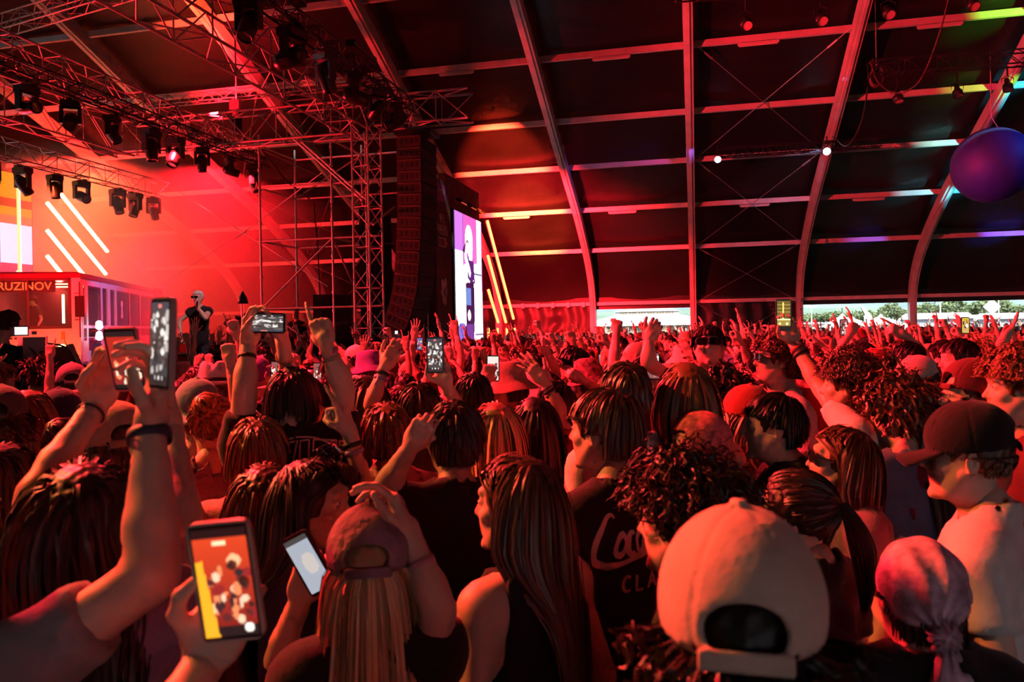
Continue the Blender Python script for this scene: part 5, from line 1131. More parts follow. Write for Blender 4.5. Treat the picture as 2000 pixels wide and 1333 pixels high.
for k, (u, v, D) in enumerate(((1457, 45, 17), (1604, 36, 17), (1735, 24, 17.4), (1900, 8, 17.8))): q = P(u, v, D); par(f'red-lit par lamp high over the crowd, {ORD[k]} from the long straight rib', q, q + np.array([.1, -.8, -1]), LOFF, 1.15)
for k, (u, v, D) in enumerate(((1754, 190, 21), (1870, 180, 21.6), (1968, 168, 22.2))): q = P(u, v, D); par(f'dark par lamp on the truss by the hanging ball, {ORD[k]} from the coiled cable', q, q + np.array([0, -.3, -1]), LOFF, 1.2)
q = P(1402, 312, 28.5); par('lit violet par lamp by the straight tent rib', q, CPOS + np.array([0, 0, .5]), LPU, 1.1)
add_spot('violet_par_light', q + np.array([0, -.25, 0]), P(1300, 330, 30), 160, 60, (.35, .15, 1.0), .06)
q = P(1615, 296, 27.4); par('lit white par lamp on the tent rib', q, CPOS + np.array([0, 0, .5]), LON, 1.2)
add_spot('white_par_light', q + np.array([-.2, -.1, 0]), P(1530, 345, 31.5), 130, 50, (.35, .55, 1.0), .06)
for (u, a, col, pw) in ((1975, 8, (.12, 1, .06), 2600), (1905, 7, (.35, 1, .1), 900), (1990, 7, (.05, .75, 1), 2600), (1845, 6, (.15, .9, .8), 1800), (1795, 5, (.12, .75, .9), 1500), (1880, 5, (.05, .65, 1.0), 2200), (1960, 4, (.10, .10, 1.0), 2600), (1690, 4, (.1, .12, 1.0), 700)):   # coloured beams that graze the roof purlins
    y, z = PROF[a]; d = P(u, 300, 1.0) - CPOS; q = np.array([d[0] * y / d[1], y - .1, z]); add_spot('colour_beam_light', q + np.array([2.6, -3.2, -1.6]), q, pw, 22, col, .05, .9)
add_spot('blue_dot_light', P(1700, 160, 24), P(1585, 150, 26), 60, 9, (.3, .35, 1), .05, .9)
# hanging ball
q = P(1938, 323, 20.0); o = thing('hanging_ball', 'large inflated ball lit violet and blue hanging over the crowd', 'ball', tuple(q)); mb = MB(); t = np.linspace(0, math.pi, 28); mb.lathe(np.stack([.97 * np.sin(t) + 1e-4, .97 * np.cos(t)], 1), 48); mb.build('skin', mat('ball_skin', (.022, .045, .18), .6, noise=(1.2, .12)), o, True)
mb = MB()
for s in (-1, 1): mb.tube([(s * .16, 0, .955), (0, 0, 1.25)], .008, 6)
mb.tube([(0, 0, 1.25), (0, 0, 3.0)], .012, 6); mb.build('suspension_cord', M_WIRE, o)
add_spot('ball_violet_light', q + np.array([-3.0, -3.4, -1.6]), q, 160, 40, (.55, .04, .8), .1); add_spot('ball_blue_light', q + np.array([3.4, -2.0, 2.0]), q, 420, 40, (.03, .10, 1.0), .1)
for l, pts in (('black cable loop drooping between truss and rib past the coiled cable', ((1855, -10, 18), (1830, 80, 18.5), (1795, 160, 19), (1750, 182, 19.5), (1715, 160, 20), (1700, 120, 20))), ('thin cable hanging from the roof truss end to the rib', ((1695, 170, 21), (1682, 240, 23), (1655, 285, 25), (1632, 270, 27)))):
    mb = MB(); mb.tube(smooth_prof(np.array([P(*z) for z in pts])), .022, 6); tag(mb.build('cable', mat('cable_black', (.05, .02, .02), .5), None, True), l, 'cable')
q = P(1712, 150, 20.3); o = thing('cable_coil', 'coiled cable and hoist hook on the truss end', 'cable', tuple(q)); mb = MB()
for k in range(5): a = np.linspace(0, 6.28, 18)[:-1]; mb.tube(np.stack([.16 * np.cos(a), .05 * k - .1 + .02 * np.sin(a * 2), .26 * np.sin(a)], 1), .018, 6, closed=True)
mb.build('coil', MATS['cable_black'], o, True); mb = MB(); mb.tube([(0, 0, .2), (0, 0, 3)], .01, 6); mb.build('wire', M_WIRE, o)
# ------------------------------------------------------------------ people near the camera, one by one
RNG = np.random.default_rng(21)
A_ = lambda w, pose='open', **k: dict(w=w, pose=pose, **k)
BACK = (0, -1, 0); AWAY = (0, 1, 0); UP = (0, 0, 1)
def crowd_pic(seed, n=40, w=22, h=44, top=(.55, .05, .03), dark=False):
    g = np.random.default_rng(seed); p = Pic(w, h, (.05, .01, .01)); p.grad(top, (.25, .02, .02)); p.blobs(n, (0, .45, 1, 1), (.03, .10), [(.9, .25, .1), (.15, .02, .02), (.9, .7, .5), (.02, .01, .01)], g); p.rect(0, 0, 1, .09, (.02, .01, .01)); p.rect(0, .93, 1, 1, (.01, .01, .01)); p.ell(.8, .95, .07, .035, (1, .95, .9)); return p.a
def grey_pic(seed, w=22, h=44):
    g = np.random.default_rng(seed); p = Pic(w, h, (.06, .05, .05)); p.blobs(60, (0, .15, 1, .85), (.03, .12), [(.5, .45, .42), (.12, .1, .1), (.85, .8, .75), (.04, .03, .03)], g); p.rect(0, 0, 1, .1, (.05, .05, .07)); p.rect(0, .88, 1, 1, (.03, .02, .02)); p.rect(.4, .03, .6, .06, (.9, .2, .15))
    for x in (.3, .5, .7): p.ell(x, .91, .04, .02, (.8, .75, .75))
    return p.a
# --- foreground
wc = person('person in a cream baseball cap with an open back strap over dark curls', 1442, 990, .90, face=-14, hair=('curly', 'dark'), shirt=('burgundy', .55), hat=('cap', 'cream'), lod=0, fat=.95, seed=0, under=-.12)
for c in wc[0].children:
    if c.name.startswith('cap'): c.scale = (1.0, 1.0, 1.04); c.rotation_euler.x += .10
person('person in a knotted lilac patterned bandana with hanging tails', 1795, 1050, 1.70, face=-8, hair=('short', 'dark'), shirt=('black', .5), hat=('durag', mat('bandana_print', (.42, .30, .38), .8, noise=(28, .55), bump=(60, .2))), lod=0, seed=1)
wt = person('man in a black embroidered cap and plain white T-shirt', 1885, 780, 2.1, face=55, hd=8, hair=('buzz', 'brown'), shirt=('white', .6), hat=('cap', 'black'), lod=0, seed=2)
person('man with big dark curls and thin glasses in profile', 1335, 886, 1.80, face=62, hair=('bigcurly', 'dark'), glasses='clear', shirt=('charcoal', .55), lod=0, seed=3, hv=2)
person('young woman with a hair clip in dark half-tied hair', 1550, 918, 2.1, face=42, hd=15, sex='f', hair=('pony', 'dark'), shirt=('black', .6), lod=0, seed=4)
person('woman in glasses with long straight brown hair, chin raised', 1640, 833, 2.65, face=80, pitch=10, sex='f', hair=('long', 'brown'), glasses='round', shirt=('mauve', .6), lod=0, seed=5)
ck = person('boy with a brown mop cut in a black T-shirt with white script print', 1176, 757, 2.35, face=38, hd=22, hair=('mop', 'brown'), shirt=('black', .6), lod=0, seed=6, hv=0)
person('woman with very long straight brown hair and black shoulder straps', 1005, 890, 1.95, face=42, hd=28, sex='f', hair=('long', 'brown'), shirt=('black', .5), tank=True, lod=0, seed=7)
mh_ = person('man with short dark hair seen from behind raising a loose fist', 884, 782, 2.5, face=12, hair=('short', 'dark'), shirt=('black', .55), lod=0, seed=8, arms={'L': A_((803, 872, 2.38), 'fist', e=(748, 962, 2.42), pn=AWAY)}); band(mh_[0], mh_[1], 'L', .1, 'cream')
bl = person('woman with long blond hair under a faded red and denim cap', 722, 980, 1.68, face=8, sex='f', hair=('long', 'blond'), shirt=('black', .6), hat=('cap', mat('distressed_denim', (.20, .13, .16), .85, noise=(9, .75), bump=(40, .4))), lod=0, seed=9, arms={'R': A_((800, 1050, 1.66), 'relax', e=(857, 1190, 1.62), pn=(-1, 0, 0))}); band(bl[0], bl[1], 'R', .06, 'pink')
ew = person('woman with long black hair turning her face, sunglasses on her head', 612, 897, 2.12, face=-42, hd=-58, sex='f', hair=('long', 'black'), shirt=('navy', .6), glasses='up', lod=0, seed=10, skin=1, arms={'R': A_((586, 1172, 1.90), 'hold', e=(545, 1290, 1.95), pn=(.2, -1, 0), hd=(.3, 0, 1))})
person('woman with long straight chestnut hair behind the raised cream phone', 515, 907, 2.3, face=12, sex='f', hair=('long', 'brown'), shirt=('burgundy', .6), lod=0, seed=11)
person('person with shaggy ginger hair and a pink top', 503, 812, 2.62, face=10, hair=('mop', 'ginger'), shirt=('pink', .6), lod=0, seed=12)
vi = person('man in a black T-shirt with outlined back print filming and pointing', 570, 676, 2.85, face=8, pitch=-8, lean=(0, .04, -.08), hair=('mop', 'dark'), shirt=('black', .62), lod=0, seed=13, arms={'L': A_((484, 672, 2.78), 'hold', e=(478, 765, 2.72), pn=(.85, -.5, 0), hd=(.15, .1, 1)), 'R': A_((636, 672, 2.75), 'point', e=(672, 762, 2.78), pn=AWAY, hd=(-.35, .3, 1))})
band(vi[0], vi[1], 'L', .05, 'black'); band(vi[0], vi[1], 'R', .03, 'mauve', r=.033); band(vi[0], vi[1], 'R', .055, 'tan', True)
ph = person('person hidden in the crowd steadying the sideways phone', 596, 738, 3.4, face=8, hair=('short', 'black'), shirt=('charcoal', .5), seed=14, arms={'R': A_((554, 682, 2.85), 'hold', e=(570, 752, 3.05), pn=(-.85, -.5, 0), hd=(-.15, .1, 1))}); band(ph[0], ph[1], 'R', .05, 'tan', r=.034)
phone('black phone held sideways by two raised hands', P(517, 631, 2.78), UPV * 1.0 + RGT * .02, -RGT + UPV * .02, np.rot90(grey_pic(2), 1), case='black', estr=1.3)
aw = person('person with long wavy black hair holding up a pink phone', 165, 905, 1.5, face=15, sex='f', hair=('wavy', 'black'), shirt=('mauve', .6), lod=0, seed=15, arms={'L': A_((188, 792, 1.80), 'hold', e=(70, 965, 1.58), pn=(.75, -.7, 0), hd=(.2, .1, 1)), 'R': A_((334, 832, 1.84), 'hold', e=(368, 1070, 1.62), pn=(-.75, -.7, 0), hd=(-.25, .1, 1))})
band(aw[0], aw[1], 'L', .03, 'black', r=.030, w=.006)
phone('pink-edged phone filming the red stage', P(246, 702, 1.70), RGT + UPV * .03, UPV - FWD * .35, crowd_pic(4, 30, top=(.45, .02, .01)), (.074, .150), 'pink', estr=1.2)
gs = person('person in a dark grey T-shirt reaching up with a bare arm', -150, 905, 1.2, face=0, hair=('short', 'dark'), shirt=('grey', .6), lod=0, seed=16, arms={'R': A_((292, 838, 1.30), 'hold', e=(298, 1125, 1.18), pn=(-.75, -.6, 0), hd=(.12, .15, 1))}); band(gs[0], gs[1], 'R', .015, 'navy', r=.033, w=.02)
phone('clear-cased phone held edge-on by the bare raised arm', P(318, 672, 1.26), RGT * .75 - FWD * .65, UPV + RGT * .04, grey_pic(7), (.074, .152), 'clear', estr=.5)
bc = person('person beside the camera holding up a cream phone in one hand', 0, 0, 1, world=tuple(CPOS + RGT * -.25 + FWD * .48 - np.array([0, 0, .38])), face=0, hair=('short', 'brown'), shirt=('black', .55), lod=0, seed=17, arms={'L': A_((400, 1290, 1.0), 'hold', pole=(-1, -.2, -.5), pn=(.12, -1, .1), hd=(.40, .3, 1))})
phone('cream-cased phone close to the camera showing the filmed stage', P(443, 1135, .97), RGT + UPV * .10, UPV - RGT * .06 - FWD * .12, (lambda p: (p.poly([(0, .30), (.13, .28), (.27, 1), (0, 1)], (1, .42, .02)), p.ell(.72, .30, .13, .06, (1, .5, .25)), p.ell(.83, .93, .09, .045, (1, .95, .85)), p.a)[-1])((lambda q: (q.grad((.75, .06, .015), (.18, .01, .01)), q.blobs(46, (.12, .36, .95, .85), (.03, .09), [(.85, .25, .1), (.12, .02, .02), (.9, .6, .4), (.04, .02, .02), (.3, .02, .02)], np.random.default_rng(9)), q.rect(0, 0, 1, .09, (.02, .005, .005)), q.rect(.35, .11, .62, .15, (1, .75, .45)), q.rect(0, .90, 1, 1, (.02, .01, .01)), q)[-1])(Pic(36, 72, (0, 0, 0)))), (.080, .158), 'cream', estr=1.3)
phone('small phone with a bright screen held by the black-haired woman', P(604, 1100, 1.79), RGT * .8 + UPV * .45 - FWD * .2, UPV * .8 - RGT * .5, (Pic(16, 32, (.33, .36, .42)).rect(0, 0, 1, .1, (.05, .05, .05)).ell(.6, .5, .3, .2, (.5, .45, .42)).a), case='black', estr=.9)
# --- second rank, from the stage side across
for lab, u, v, D, kw in (
    ('woman with long copper hair next to the raised bare arm', 55, 762, 3.4, dict(face=15, sex='f', hair=('long', 'ginger'), shirt=('pink', .6))),
    ('person in a black cap worn backwards near the stage edge', 118, 757, 3.6, dict(face=10, hair=('short', 'dark'), hat=('cap', 'navy', 'back'), shirt=('pink', .6))),
    ('person with a dark bun and hoop earring between raised arms', 132, 818, 3.0, dict(face=20, sex='f', hair=('bun', 'dark'), shirt=('burgundy', .6))),
    ('person in a dark cap cut by the picture edge', 4, 752, 3.2, dict(face=20, hair=('curly', 'dark'), hat=('cap', 'charcoal'), shirt=('white', .6))),
    ('person with dark wavy hair and a pink top at the picture edge', 2, 868, 2.6, dict(face=10, sex='f', hair=('wavy', 'dark'), shirt=('pink', .6))),
    ('person in a beige and black cap seen between two forearms', 222, 782, 2.35, dict(face=45, hair=('short', 'brown'), hat=('cap', 'tan'), shirt=('tan', .6))),
    ('person in a grey flat cap below the bus headlight', 140, 708, 5.0, dict(face=30, hair=('short', 'dark'), hat=('cap', 'grey'), shirt=('charcoal', .6))),
    ('person in a teal cap behind the raised hand', 384, 738, 3.3, dict(face=25, hair=('short', 'brown'), hat=('cap', 'teal', 'back'), shirt=('navy', .6))),
    ('person with messy ginger bun and striped mauve shirt', 412, 770, 3.1, dict(face=15, sex='f', hair=('bun', 'ginger'), shirt=('mauve', .62))),
    ('man in a white fedora with a dark band', 418, 706, 4.4, dict(face=10, hair=('short', 'brown'), hat=('fedora', 'white'), shirt=('tan', .6))),
    ('person in a purple headscarf in front of the stage', 504, 696, 5.8, dict(face=5, hair=('short', 'dark'), hat=('durag', 'purple', 0), shirt=('denim', .6))),
    ('person in a purple bucket hat near the speaker tower', 718, 683, 6.2, dict(face=50, hair=('short', 'brown'), hat=('bucket', 'purple'), shirt=('burgundy', .6))),
    ('ginger boy with a bowl cut and pale T-shirt', 753, 783, 3.0, dict(face=10, hair=('mop', 'ginger'), shirt=('pink', .6))),
    ('dark-haired woman with sunglasses pushed up, pointing with a banded wrist', 652, 903, 2.5, dict(face=20, sex='f', hair=('bun', 'dark'), shirt=('burgundy', .6), glasses='up', arms={'R': A_((683, 848, 2.55), 'point', e=(712, 965, 2.55), pn=(-1, .3, 0), hd=(-.35, .2, .9))})),
    ('woman with long dark hair in profile raising a banded wrist', 706, 733, 3.7, dict(face=75, sex='f', hair=('long', 'dark'), shirt=('black', .6), arms={'R': A_((752, 716, 3.6), 'relax', e=(724, 790, 3.55), pn=AWAY, hd=(.5, .2, .9))})),
    ('man with short black hair below the bare bent elbow', 815, 746, 3.5, dict(face=12, hair=('short', 'black'), shirt=('charcoal', .6))),
    ('man with short black hair holding a phone upright overhead', 922, 728, 3.9, dict(face=15, hair=('short', 'black'), shirt=('black', .6), arms={'L': A_((872, 752, 3.3), 'hold', e=(912, 830, 3.4), pn=(-.2, -1, 0), hd=(-.3, .1, 1))})),
    ('person in a tan bucket hat filming with a small phone', 992, 704, 4.6, dict(face=60, hair=('short', 'dark'), hat=('bucket', 'tan'), shirt=('tan', .6), arms={'L': A_((948, 745, 4.3), 'grip', pn=AWAY)})),
    ('person in a white bucket hat beside the tan bucket hat', 1048, 722, 4.9, dict(face=55, hair=('short', 'dark'), hat=('bucket', 'white'), shirt=('charcoal', .6))),
    ('person stretching an arm with stacked bracelets', 1082, 745, 4.0, dict(face=40, hair=('fade', 'dark'), shirt=('red', .6), arms={'L': A_((1062, 744, 3.9), 'open', e=(1094, 803, 3.9), pn=(-.2, 1, -.5), hd=(-.7, .2, .8))})),
    ('woman with long black hair seen from behind in mid crowd', 1042, 776, 3.5, dict(face=8, sex='f', hair=('long', 'black'), shirt=('black', .6))),
    ('woman with long fair hair and bare shoulders in mid crowd', 966, 786, 3.3, dict(face=15, sex='f', hair=('long', 'blond'), shirt=('black', .5), tank=True)),
    ('person in a camouflage bucket hat with a fist by the brim', 1146, 698, 5.2, dict(face=30, hair=('short', 'dark'), hat=('bucket', mat('camo_print', (.22, .10, .11), .85, noise=(35, .8))), shirt=('olive', .6), arms={'R': A_((1137, 742, 4.9), 'fist', pn=AWAY)})),
    ('boy with spiky chestnut hair behind the script T-shirt', 1216, 706, 2.95, dict(face=20, hair=('short', 'brown'), shirt=('white', .6))),
    ('woman with long shining red hair below the sunglasses man', 1336, 708, 3.0, dict(face=12, sex='f', hair=('long', 'ginger'), shirt=('cream', .5), tank=True)),
    ('man in black sunglasses facing the camera with one arm raised', 1384, 634, 4.3, dict(face=165, pitch=14, hair=('short', 'dark'), glasses='shades', shirt=('cream', .6), lod=0, hv=0, arms={'R': A_((1268, 664, 4.2), 'droop', e=(1266, 708, 4.15), pn=(.3, 1, 0), hd=(.4, 0, .9))})),
    ('curly-haired man in sunglasses and white T-shirt in profile', 1514, 652, 4.0, dict(face=92, pitch=8, hair=('curly', 'brown'), glasses='shades', shirt=('white', .6), lod=0, hv=2)),
    ('man with dark tight curls in front of the sunglasses man', 1412, 722, 3.7, dict(face=60, hair=('curly', 'dark'), shirt=('denim', .6))),
    ('bald man with a cord of glasses near the white pavilion', 1240, 668, 5.6, dict(face=80, hair=None, shirt=('black', .6))),
    ('woman in a red cap with brown waves', 1456, 750, 3.3, dict(face=40, sex='f', hair=('wavy', 'brown'), hat=('cap', 'red', 'back'), shirt=('burgundy', .6))),
    ('person in a pink paisley headscarf and sunglasses', 1362, 803, 2.8, dict(face=60, hair=('short', 'dark'), hat=('durag', mat('paisley_pink', (.55, .12, .14), .85, noise=(45, .5)), 0), glasses='shades', shirt=('burgundy', .6))),
    ('boy with short black hair and dark polo shirt in profile', 1508, 768, 2.85, dict(face=80, hair=('short', 'black'), shirt=('black', .6), lod=0, hv=0)),
    ('curly-haired man in a white T-shirt raising a phone', 1655, 690, 3.3, dict(face=62, hair=('curly', 'brown'), shirt=('white', .6), lod=0, arms={'L': A_((1550, 668, 3.62), 'hold', e=(1606, 762, 3.45), pn=(-.2, -1, 0), hd=(-.35, .1, 1))})),
    ('person with a huge head of brown curls beside the white T-shirt', 1748, 728, 3.1, dict(face=20, sex='f', hair=('bigcurly', 'brown'), shirt=('denim', .6))),
    ('person in a red mesh trucker cap', 1702, 680, 5.0, dict(face=45, hair=('short', 'dark'), hat=('cap', 'red'), shirt=('burgundy', .6))),
    ('man in a cream cap with a curved peak, head bowed', 1792, 694, 4.2, dict(face=70, pitch=-14, hair=('buzz', 'dark'), hat=('cap', 'cream'), shirt=('black', .6))),
    ('man with a dark crew cut behind the cream cap', 1772, 668, 4.9, dict(face=25, hair=('fade', 'black'), shirt=('charcoal', .6))),
    ('man with a shaved hairline in profile past the cream cap', 1872, 663, 4.5, dict(face=85, hair=('fade', 'dark'), shirt=('mauve', .6))),
    ('person with round frizzy fair hair near the picture edge', 1908, 660, 5.0, dict(face=10, hair=('curly', 'blond'), shirt=('red', .6))),
    ('man in a burgundy cap with open mouth in profile', 1890, 698, 2.95, dict(face=88, pitch=6, hair=('short', 'dark'), hat=('cap', 'burgundy', 'back'), shirt=('charcoal', .6), lod=0, hv=2)),
    ('person with tousled auburn hair cut by the picture edge', 1985, 684, 2.8, dict(face=75, hair=('curly', 'ginger'), shirt=('burgundy', .6), lod=0)),
    ('woman with straight dark hair behind the black embroidered cap', 1825, 748, 3.1, dict(face=10, sex='f', hair=('long', 'dark'), shirt=('burgundy', .6))),
    ('person pointing a long bare arm across the crowd', 1842, 664, 5.4, dict(face=40, hair=('short', 'dark'), shirt=('mauve', .6), arms={'L': A_((1766, 655, 5.0), 'point', e=(1800, 690, 5.1), pn=(0, 1, -.6), hd=(-.8, .1, .5))})),
    ('person raising an open palm near the picture edge', 1992, 668, 4.6, dict(face=30, hair=('short', 'brown'), shirt=('burgundy', .6), arms={'L': A_((1960, 664, 4.3), 'flat', e=(1958, 735, 4.3), pn=(-.3, .5, 1), hd=(.55, .1, .7))})),
    ('person with a closed raised fist by the open tent side', 1682, 668, 6.0, dict(face=30, hair=('short', 'dark'), shirt=('charcoal', .6), arms={'L': A_((1660, 652, 5.8), 'fist', pn=AWAY)})),
    ('person with wet-looking dark hair cheering in front of the red vinyl wall', 1262, 690, 4.8, dict(face=30, hair=('short', 'black'), shirt=('black', .6), arms={'L': A_((1204, 646, 5.2), 'fist', pn=AWAY)})),
    ('person with dark fringe stretching an arm sideways in front of the red vinyl wall', 1118, 676, 5.6, dict(face=60, hair=('mop', 'black'), shirt=('charcoal', .6), arms={'R': A_((1068, 690, 5.6), 'open', pn=(0, 0, -1))})),
):
    pr = person(lab, u, v, D, **kw)
    if 'stacked bracelets' in lab:
        for t in (.04, .06, .08): band(pr[0], pr[1], 'L', t, ('navy', 'black', 'mauve')[int(t * 50) % 3])
    if 'banded' in lab: band(pr[0], pr[1], 'R', .06, 'lilac', True); band(pr[0], pr[1], 'R', .035, 'black')
    if 'raising a phone' in lab: band(pr[0], pr[1], 'L', .05, 'red', r=.034, w=.02); band(pr[0], pr[1], 'L', .08, 'black', r=.036)
phone('navy phone held upright over the mid crowd', P(850, 694, 3.25), RGT + UPV * .02, UPV, grey_pic(11), (.074, .155), 'navy', estr=1.1)
phone('small bright phone in front of the tan bucket hat', P(963, 720, 4.4), RGT, UPV, (Pic(18, 36, (.75, .65, .6)).blobs(30, (0, .3, 1, 1), (.05, .14), [(.1, .05, .05), (.9, .8, .7), (.4, .2, .2)], np.random.default_rng(3)).a), case='black', estr=1.6)
phone('phone showing a yellow filmed stage held against the dark tent wall', P(1530, 616, 3.6), RGT, UPV, (lambda p: ([p.rect(0, .12 + .13 * k, 1, .15 + .13 * k, (.45, .32, .08)) for k in range(5)], p.rect(.42, .05, .52, .7, (1, .85, .2)), p.rect(0, .62, 1, .68, (1, .95, .5)), p.rect(0, .68, 1, .88, (.35, .25, .05)), p.ell(.2, .8, .1, .05, (.9, .8, .3)), p.ell(.75, .8, .1, .05, (1, .9, .5)), p.rect(0, .88, 1, 1, (.02, .01, .01)), p.a)[-1])(Pic(20, 40, (.16, .10, .02))), (.074, .150), 'black', estr=1.3)

# --- people filming further back, each with a phone in the hand
for k, (u, v, D, l, pl) in enumerate(((820, 672, 9, 'person filming before the banner column', 'tiny blue-lit phone raised before the banner'), (1127, 700, 7, 'person filming before the vinyl wall', 'dark phone raised before the red vinyl wall'), (1885, 636, 7.0, 'person filming before the round tree', 'phone with a yellow screen raised before the round tree'), (1648, 640, 7.0, 'person filming before the white peaked tents', 'dark phone raised before the peaked tents'), (540, 728, 5, 'person filming beside the purple headscarf', 'small phone raised beside the purple headscarf'), (620, 726, 6.5, 'person filming below the drum kit', 'small pale phone raised below the drum kit'), (185, 735, 4.6, 'person filming below the bus door', 'phone with bright spots raised below the bus door'), (1275, 715, 4.2, 'person holding a phone low before the sunglasses man', 'violet phone held low before the sunglasses man'))):
    g = np.random.default_rng(k); im = Pic(10, 20, (.1, .12, .3) if k == 0 else (.55, .4, .05) if k == 2 else (.25, .08, .08)).blobs(14, (0, .2, 1, .9), (.05, .2), [(.9, .8, .7), (.05, .02, .02), (.6, .3, .2)], g).a
    q = P(u, v, D); phone(pl, q, RGT, UPV, im, case='black', estr=1.2); w_ = P(u + 170 / D, v, D + .22); sx = 'f' if k % 2 else 'm'
    person(l, 0, 0, D, world=(w_[0], w_[1], max(1.6, min(1.78, q[2] - .02))), face=20, sex=sx, hair=(('long', 'bob', 'pony', 'wavy') if sx == 'f' else ('short', 'curly', 'mop', 'fade'))[k // 2] and ((('long', 'bob', 'pony', 'wavy') if sx == 'f' else ('short', 'curly', 'mop', 'fade'))[k // 2], ('dark', 'black', 'brown', 'dark')[k % 4]), shirt=(('black', 'burgundy', 'mauve', 'charcoal')[k % 4], .6), lod=1 if D < 6 else 2, arms={'L': A_((u + 6 / D * 3, v + 128 / D, D + .05), 'hold', pn=(-.2, -1, 0), hd=(-.1, 0, 1))})
# --- singer, crew
sg_ = person('singer in white headscarf, sunglasses and black sleeveless shirt at the microphone', 386, 567, 13.2, zbase=FZ, face=168, hair=None, hat=('durag', 'white', 0), glasses='shades', shirt=('black', .3), lod=1, seed=40, hv=0, arms={'L': A_((388, 603, 13.0), 'fist', e=(402, 622, 13.0), pn=(0, 1, 0), hd=(-.3, 0, 1)), 'R': A_((353, 655, 13.1), 'relax', e=(350, 628, 13.2), hd=(0, 0, -1), pn=(1, 0, 0))}); del PEOPLE[-1]
q = P(384, 592, 12.95); mo = thing('microphone', 'black microphone held at the singer\'s mouth', 'microphone', tuple(q)); mb = MB(); mb.tube([(0, 0, -.09), (.01, .0, .02)], [.014, .02], 10); mb.build('handle', BLACKP, mo, True); mb = MB(); mb.lathe([[.001, .03], [.02, .022], [.027, 0], [.02, -.022]], 12, c=(.01, 0, .045)); mb.build('grille', M_STEEL, mo, True)
dm = person('drummer with a bare scalp in the red haze at the back of the stage', 577, 606, 21.5, zbase=FZ - .35, face=165, hair=None, shirt=('black', .6), lod=2, seed=41); del PEOPLE[-1]
def camera_rig(label, c, s=1.0, yaw=0.0):
    o = thing('video_camera', label, 'camera', tuple(c), yaw); o.scale = (s, s, s)
    mb = MB(); mb.box((0, 0, 0), (.09, .2, .11)); mb.build('camera_body', M_FIX, o); mb = MB(); mb.lathe([[.05, 0], [.055, .2], [.075, .22], [.07, .34], [.06, .34]], 16, R=rot('X', -1.57), c=(0, .18, .02)); mb.build('lens_barrel', BLACKP, o, True); mb = MB(); mb.box((0, -.04, .15), (.02, .16, .015)); mb.build('handle', BLACKP, o)
    vf = MB(); vf.box((-.1, -.16, .17), (.06, .02, .045)); v_ = vf.build('viewfinder', BLACKP, o); mb = MB(); mb.box((-.1, -.185, .17), (.05, .004, .035)); mb.build('viewfinder_screen', mat('vf_screen', (.8, .8, .8), .3, emit=(1, .9, .85), estr=1.1), v_)
    tr = MB()
    for k in range(3): tr.tube([(0, 0, -.12), (.4 * math.cos(2.1 * k + .5), .4 * math.sin(2.1 * k + .5), -1.3)], .022, 8)
    tr.build('tripod', M_FIX, o); mb = MB(); mb.tube(smooth_prof(np.array([(.1, .1, .05), (.3, .12, .0), (.36, .1, -.2), (.2, .05, -.35)])), .01, 6); mb.build('cable', BLACKP, o, True); return o
q = P(15, 606, 7.4); co = person('camera operator with headphones bending over a video camera', 15, 606, 7.4, face=-20, hair=('short', 'dark'), shirt=('black', .6), lod=1, seed=42, pitch=-8, arms={'R': A_((50, 705, 7.3), 'grip', pn=(0, 1, 0))})
hp = link('headphones', (lambda mb: ([mb.lathe([[.001, .02], [.04, .02], [.042, -.015], [.001, -.015]], 14, c=(s * .085, -.008, 0), R=rot('Y', s * 1.57)) for s in (-1, 1)], mb.tube(np.stack([.092 * np.cos(np.linspace(.1, 3.04, 14)), 0 * np.linspace(0, 1, 14) - .01, .03 + .10 * np.sin(np.linspace(.1, 3.04, 14))], 1), .009, 6), mb.mesh('headphones', BLACKP, True))[-1])(MB()), co[0]); hp.matrix_local = Matrix.Translation(Vector(co[4])) @ Matrix(co[5].tolist()).to_4x4()
camera_rig('broadcast video camera on a tripod in front of the bus', P(62, 682, 7.2), 1.0, .9)
c2 = person('second camera operator beside the scaffold ladder', 783, 645, 17.0, face=70, hair=('buzz', 'dark'), shirt=('grey', .6), lod=2, seed=43); camera_rig('small video camera worked beside the truss tower', P(765, 665, 16.8), 1.0, 1.4)
mw = thing('floor_monitor', 'dark wedge floor monitor with a pale sticker in front of the bus', 'speaker', tuple(P(65, 728, 8.6)), .3); mb = MB(); mb.prism([(-.35, 0), (.42, 0), (.3, .28), (-.3, .28)], (0, -.2, 0), (1, 0, 0), (0, 0, 1), (0, 1, 0), .5); mb.build('cabinet', mat('monitor_green', (.05, .06, .03), .6), mw)
mb = MB()
for dx, dz in ((0, .2), (-.05, .1), (.06, .1)): mb.lathe([[.001, -.004], [.045, -.004]], 12, c=(dx - .1, -.2, dz), R=rot('X', 1.57))
mb.build('sticker', mat('sticker_green', (.4, .6, .35), .6), mw)
mc = thing('flat_monitor_case', 'black soft case in front of the floor monitor', 'case', tuple(P(45, 742, 7.9)), .2); f = Field((-.5, -.2, -.1), (.5, .2, .3), .02); f.box((0, 0, .1), (.36, .08, .05), .05); v, qd = f.mesh(); link('shell', mesh_np('shell', [(v, qd, 0)], [M_BLACK], True), mc)

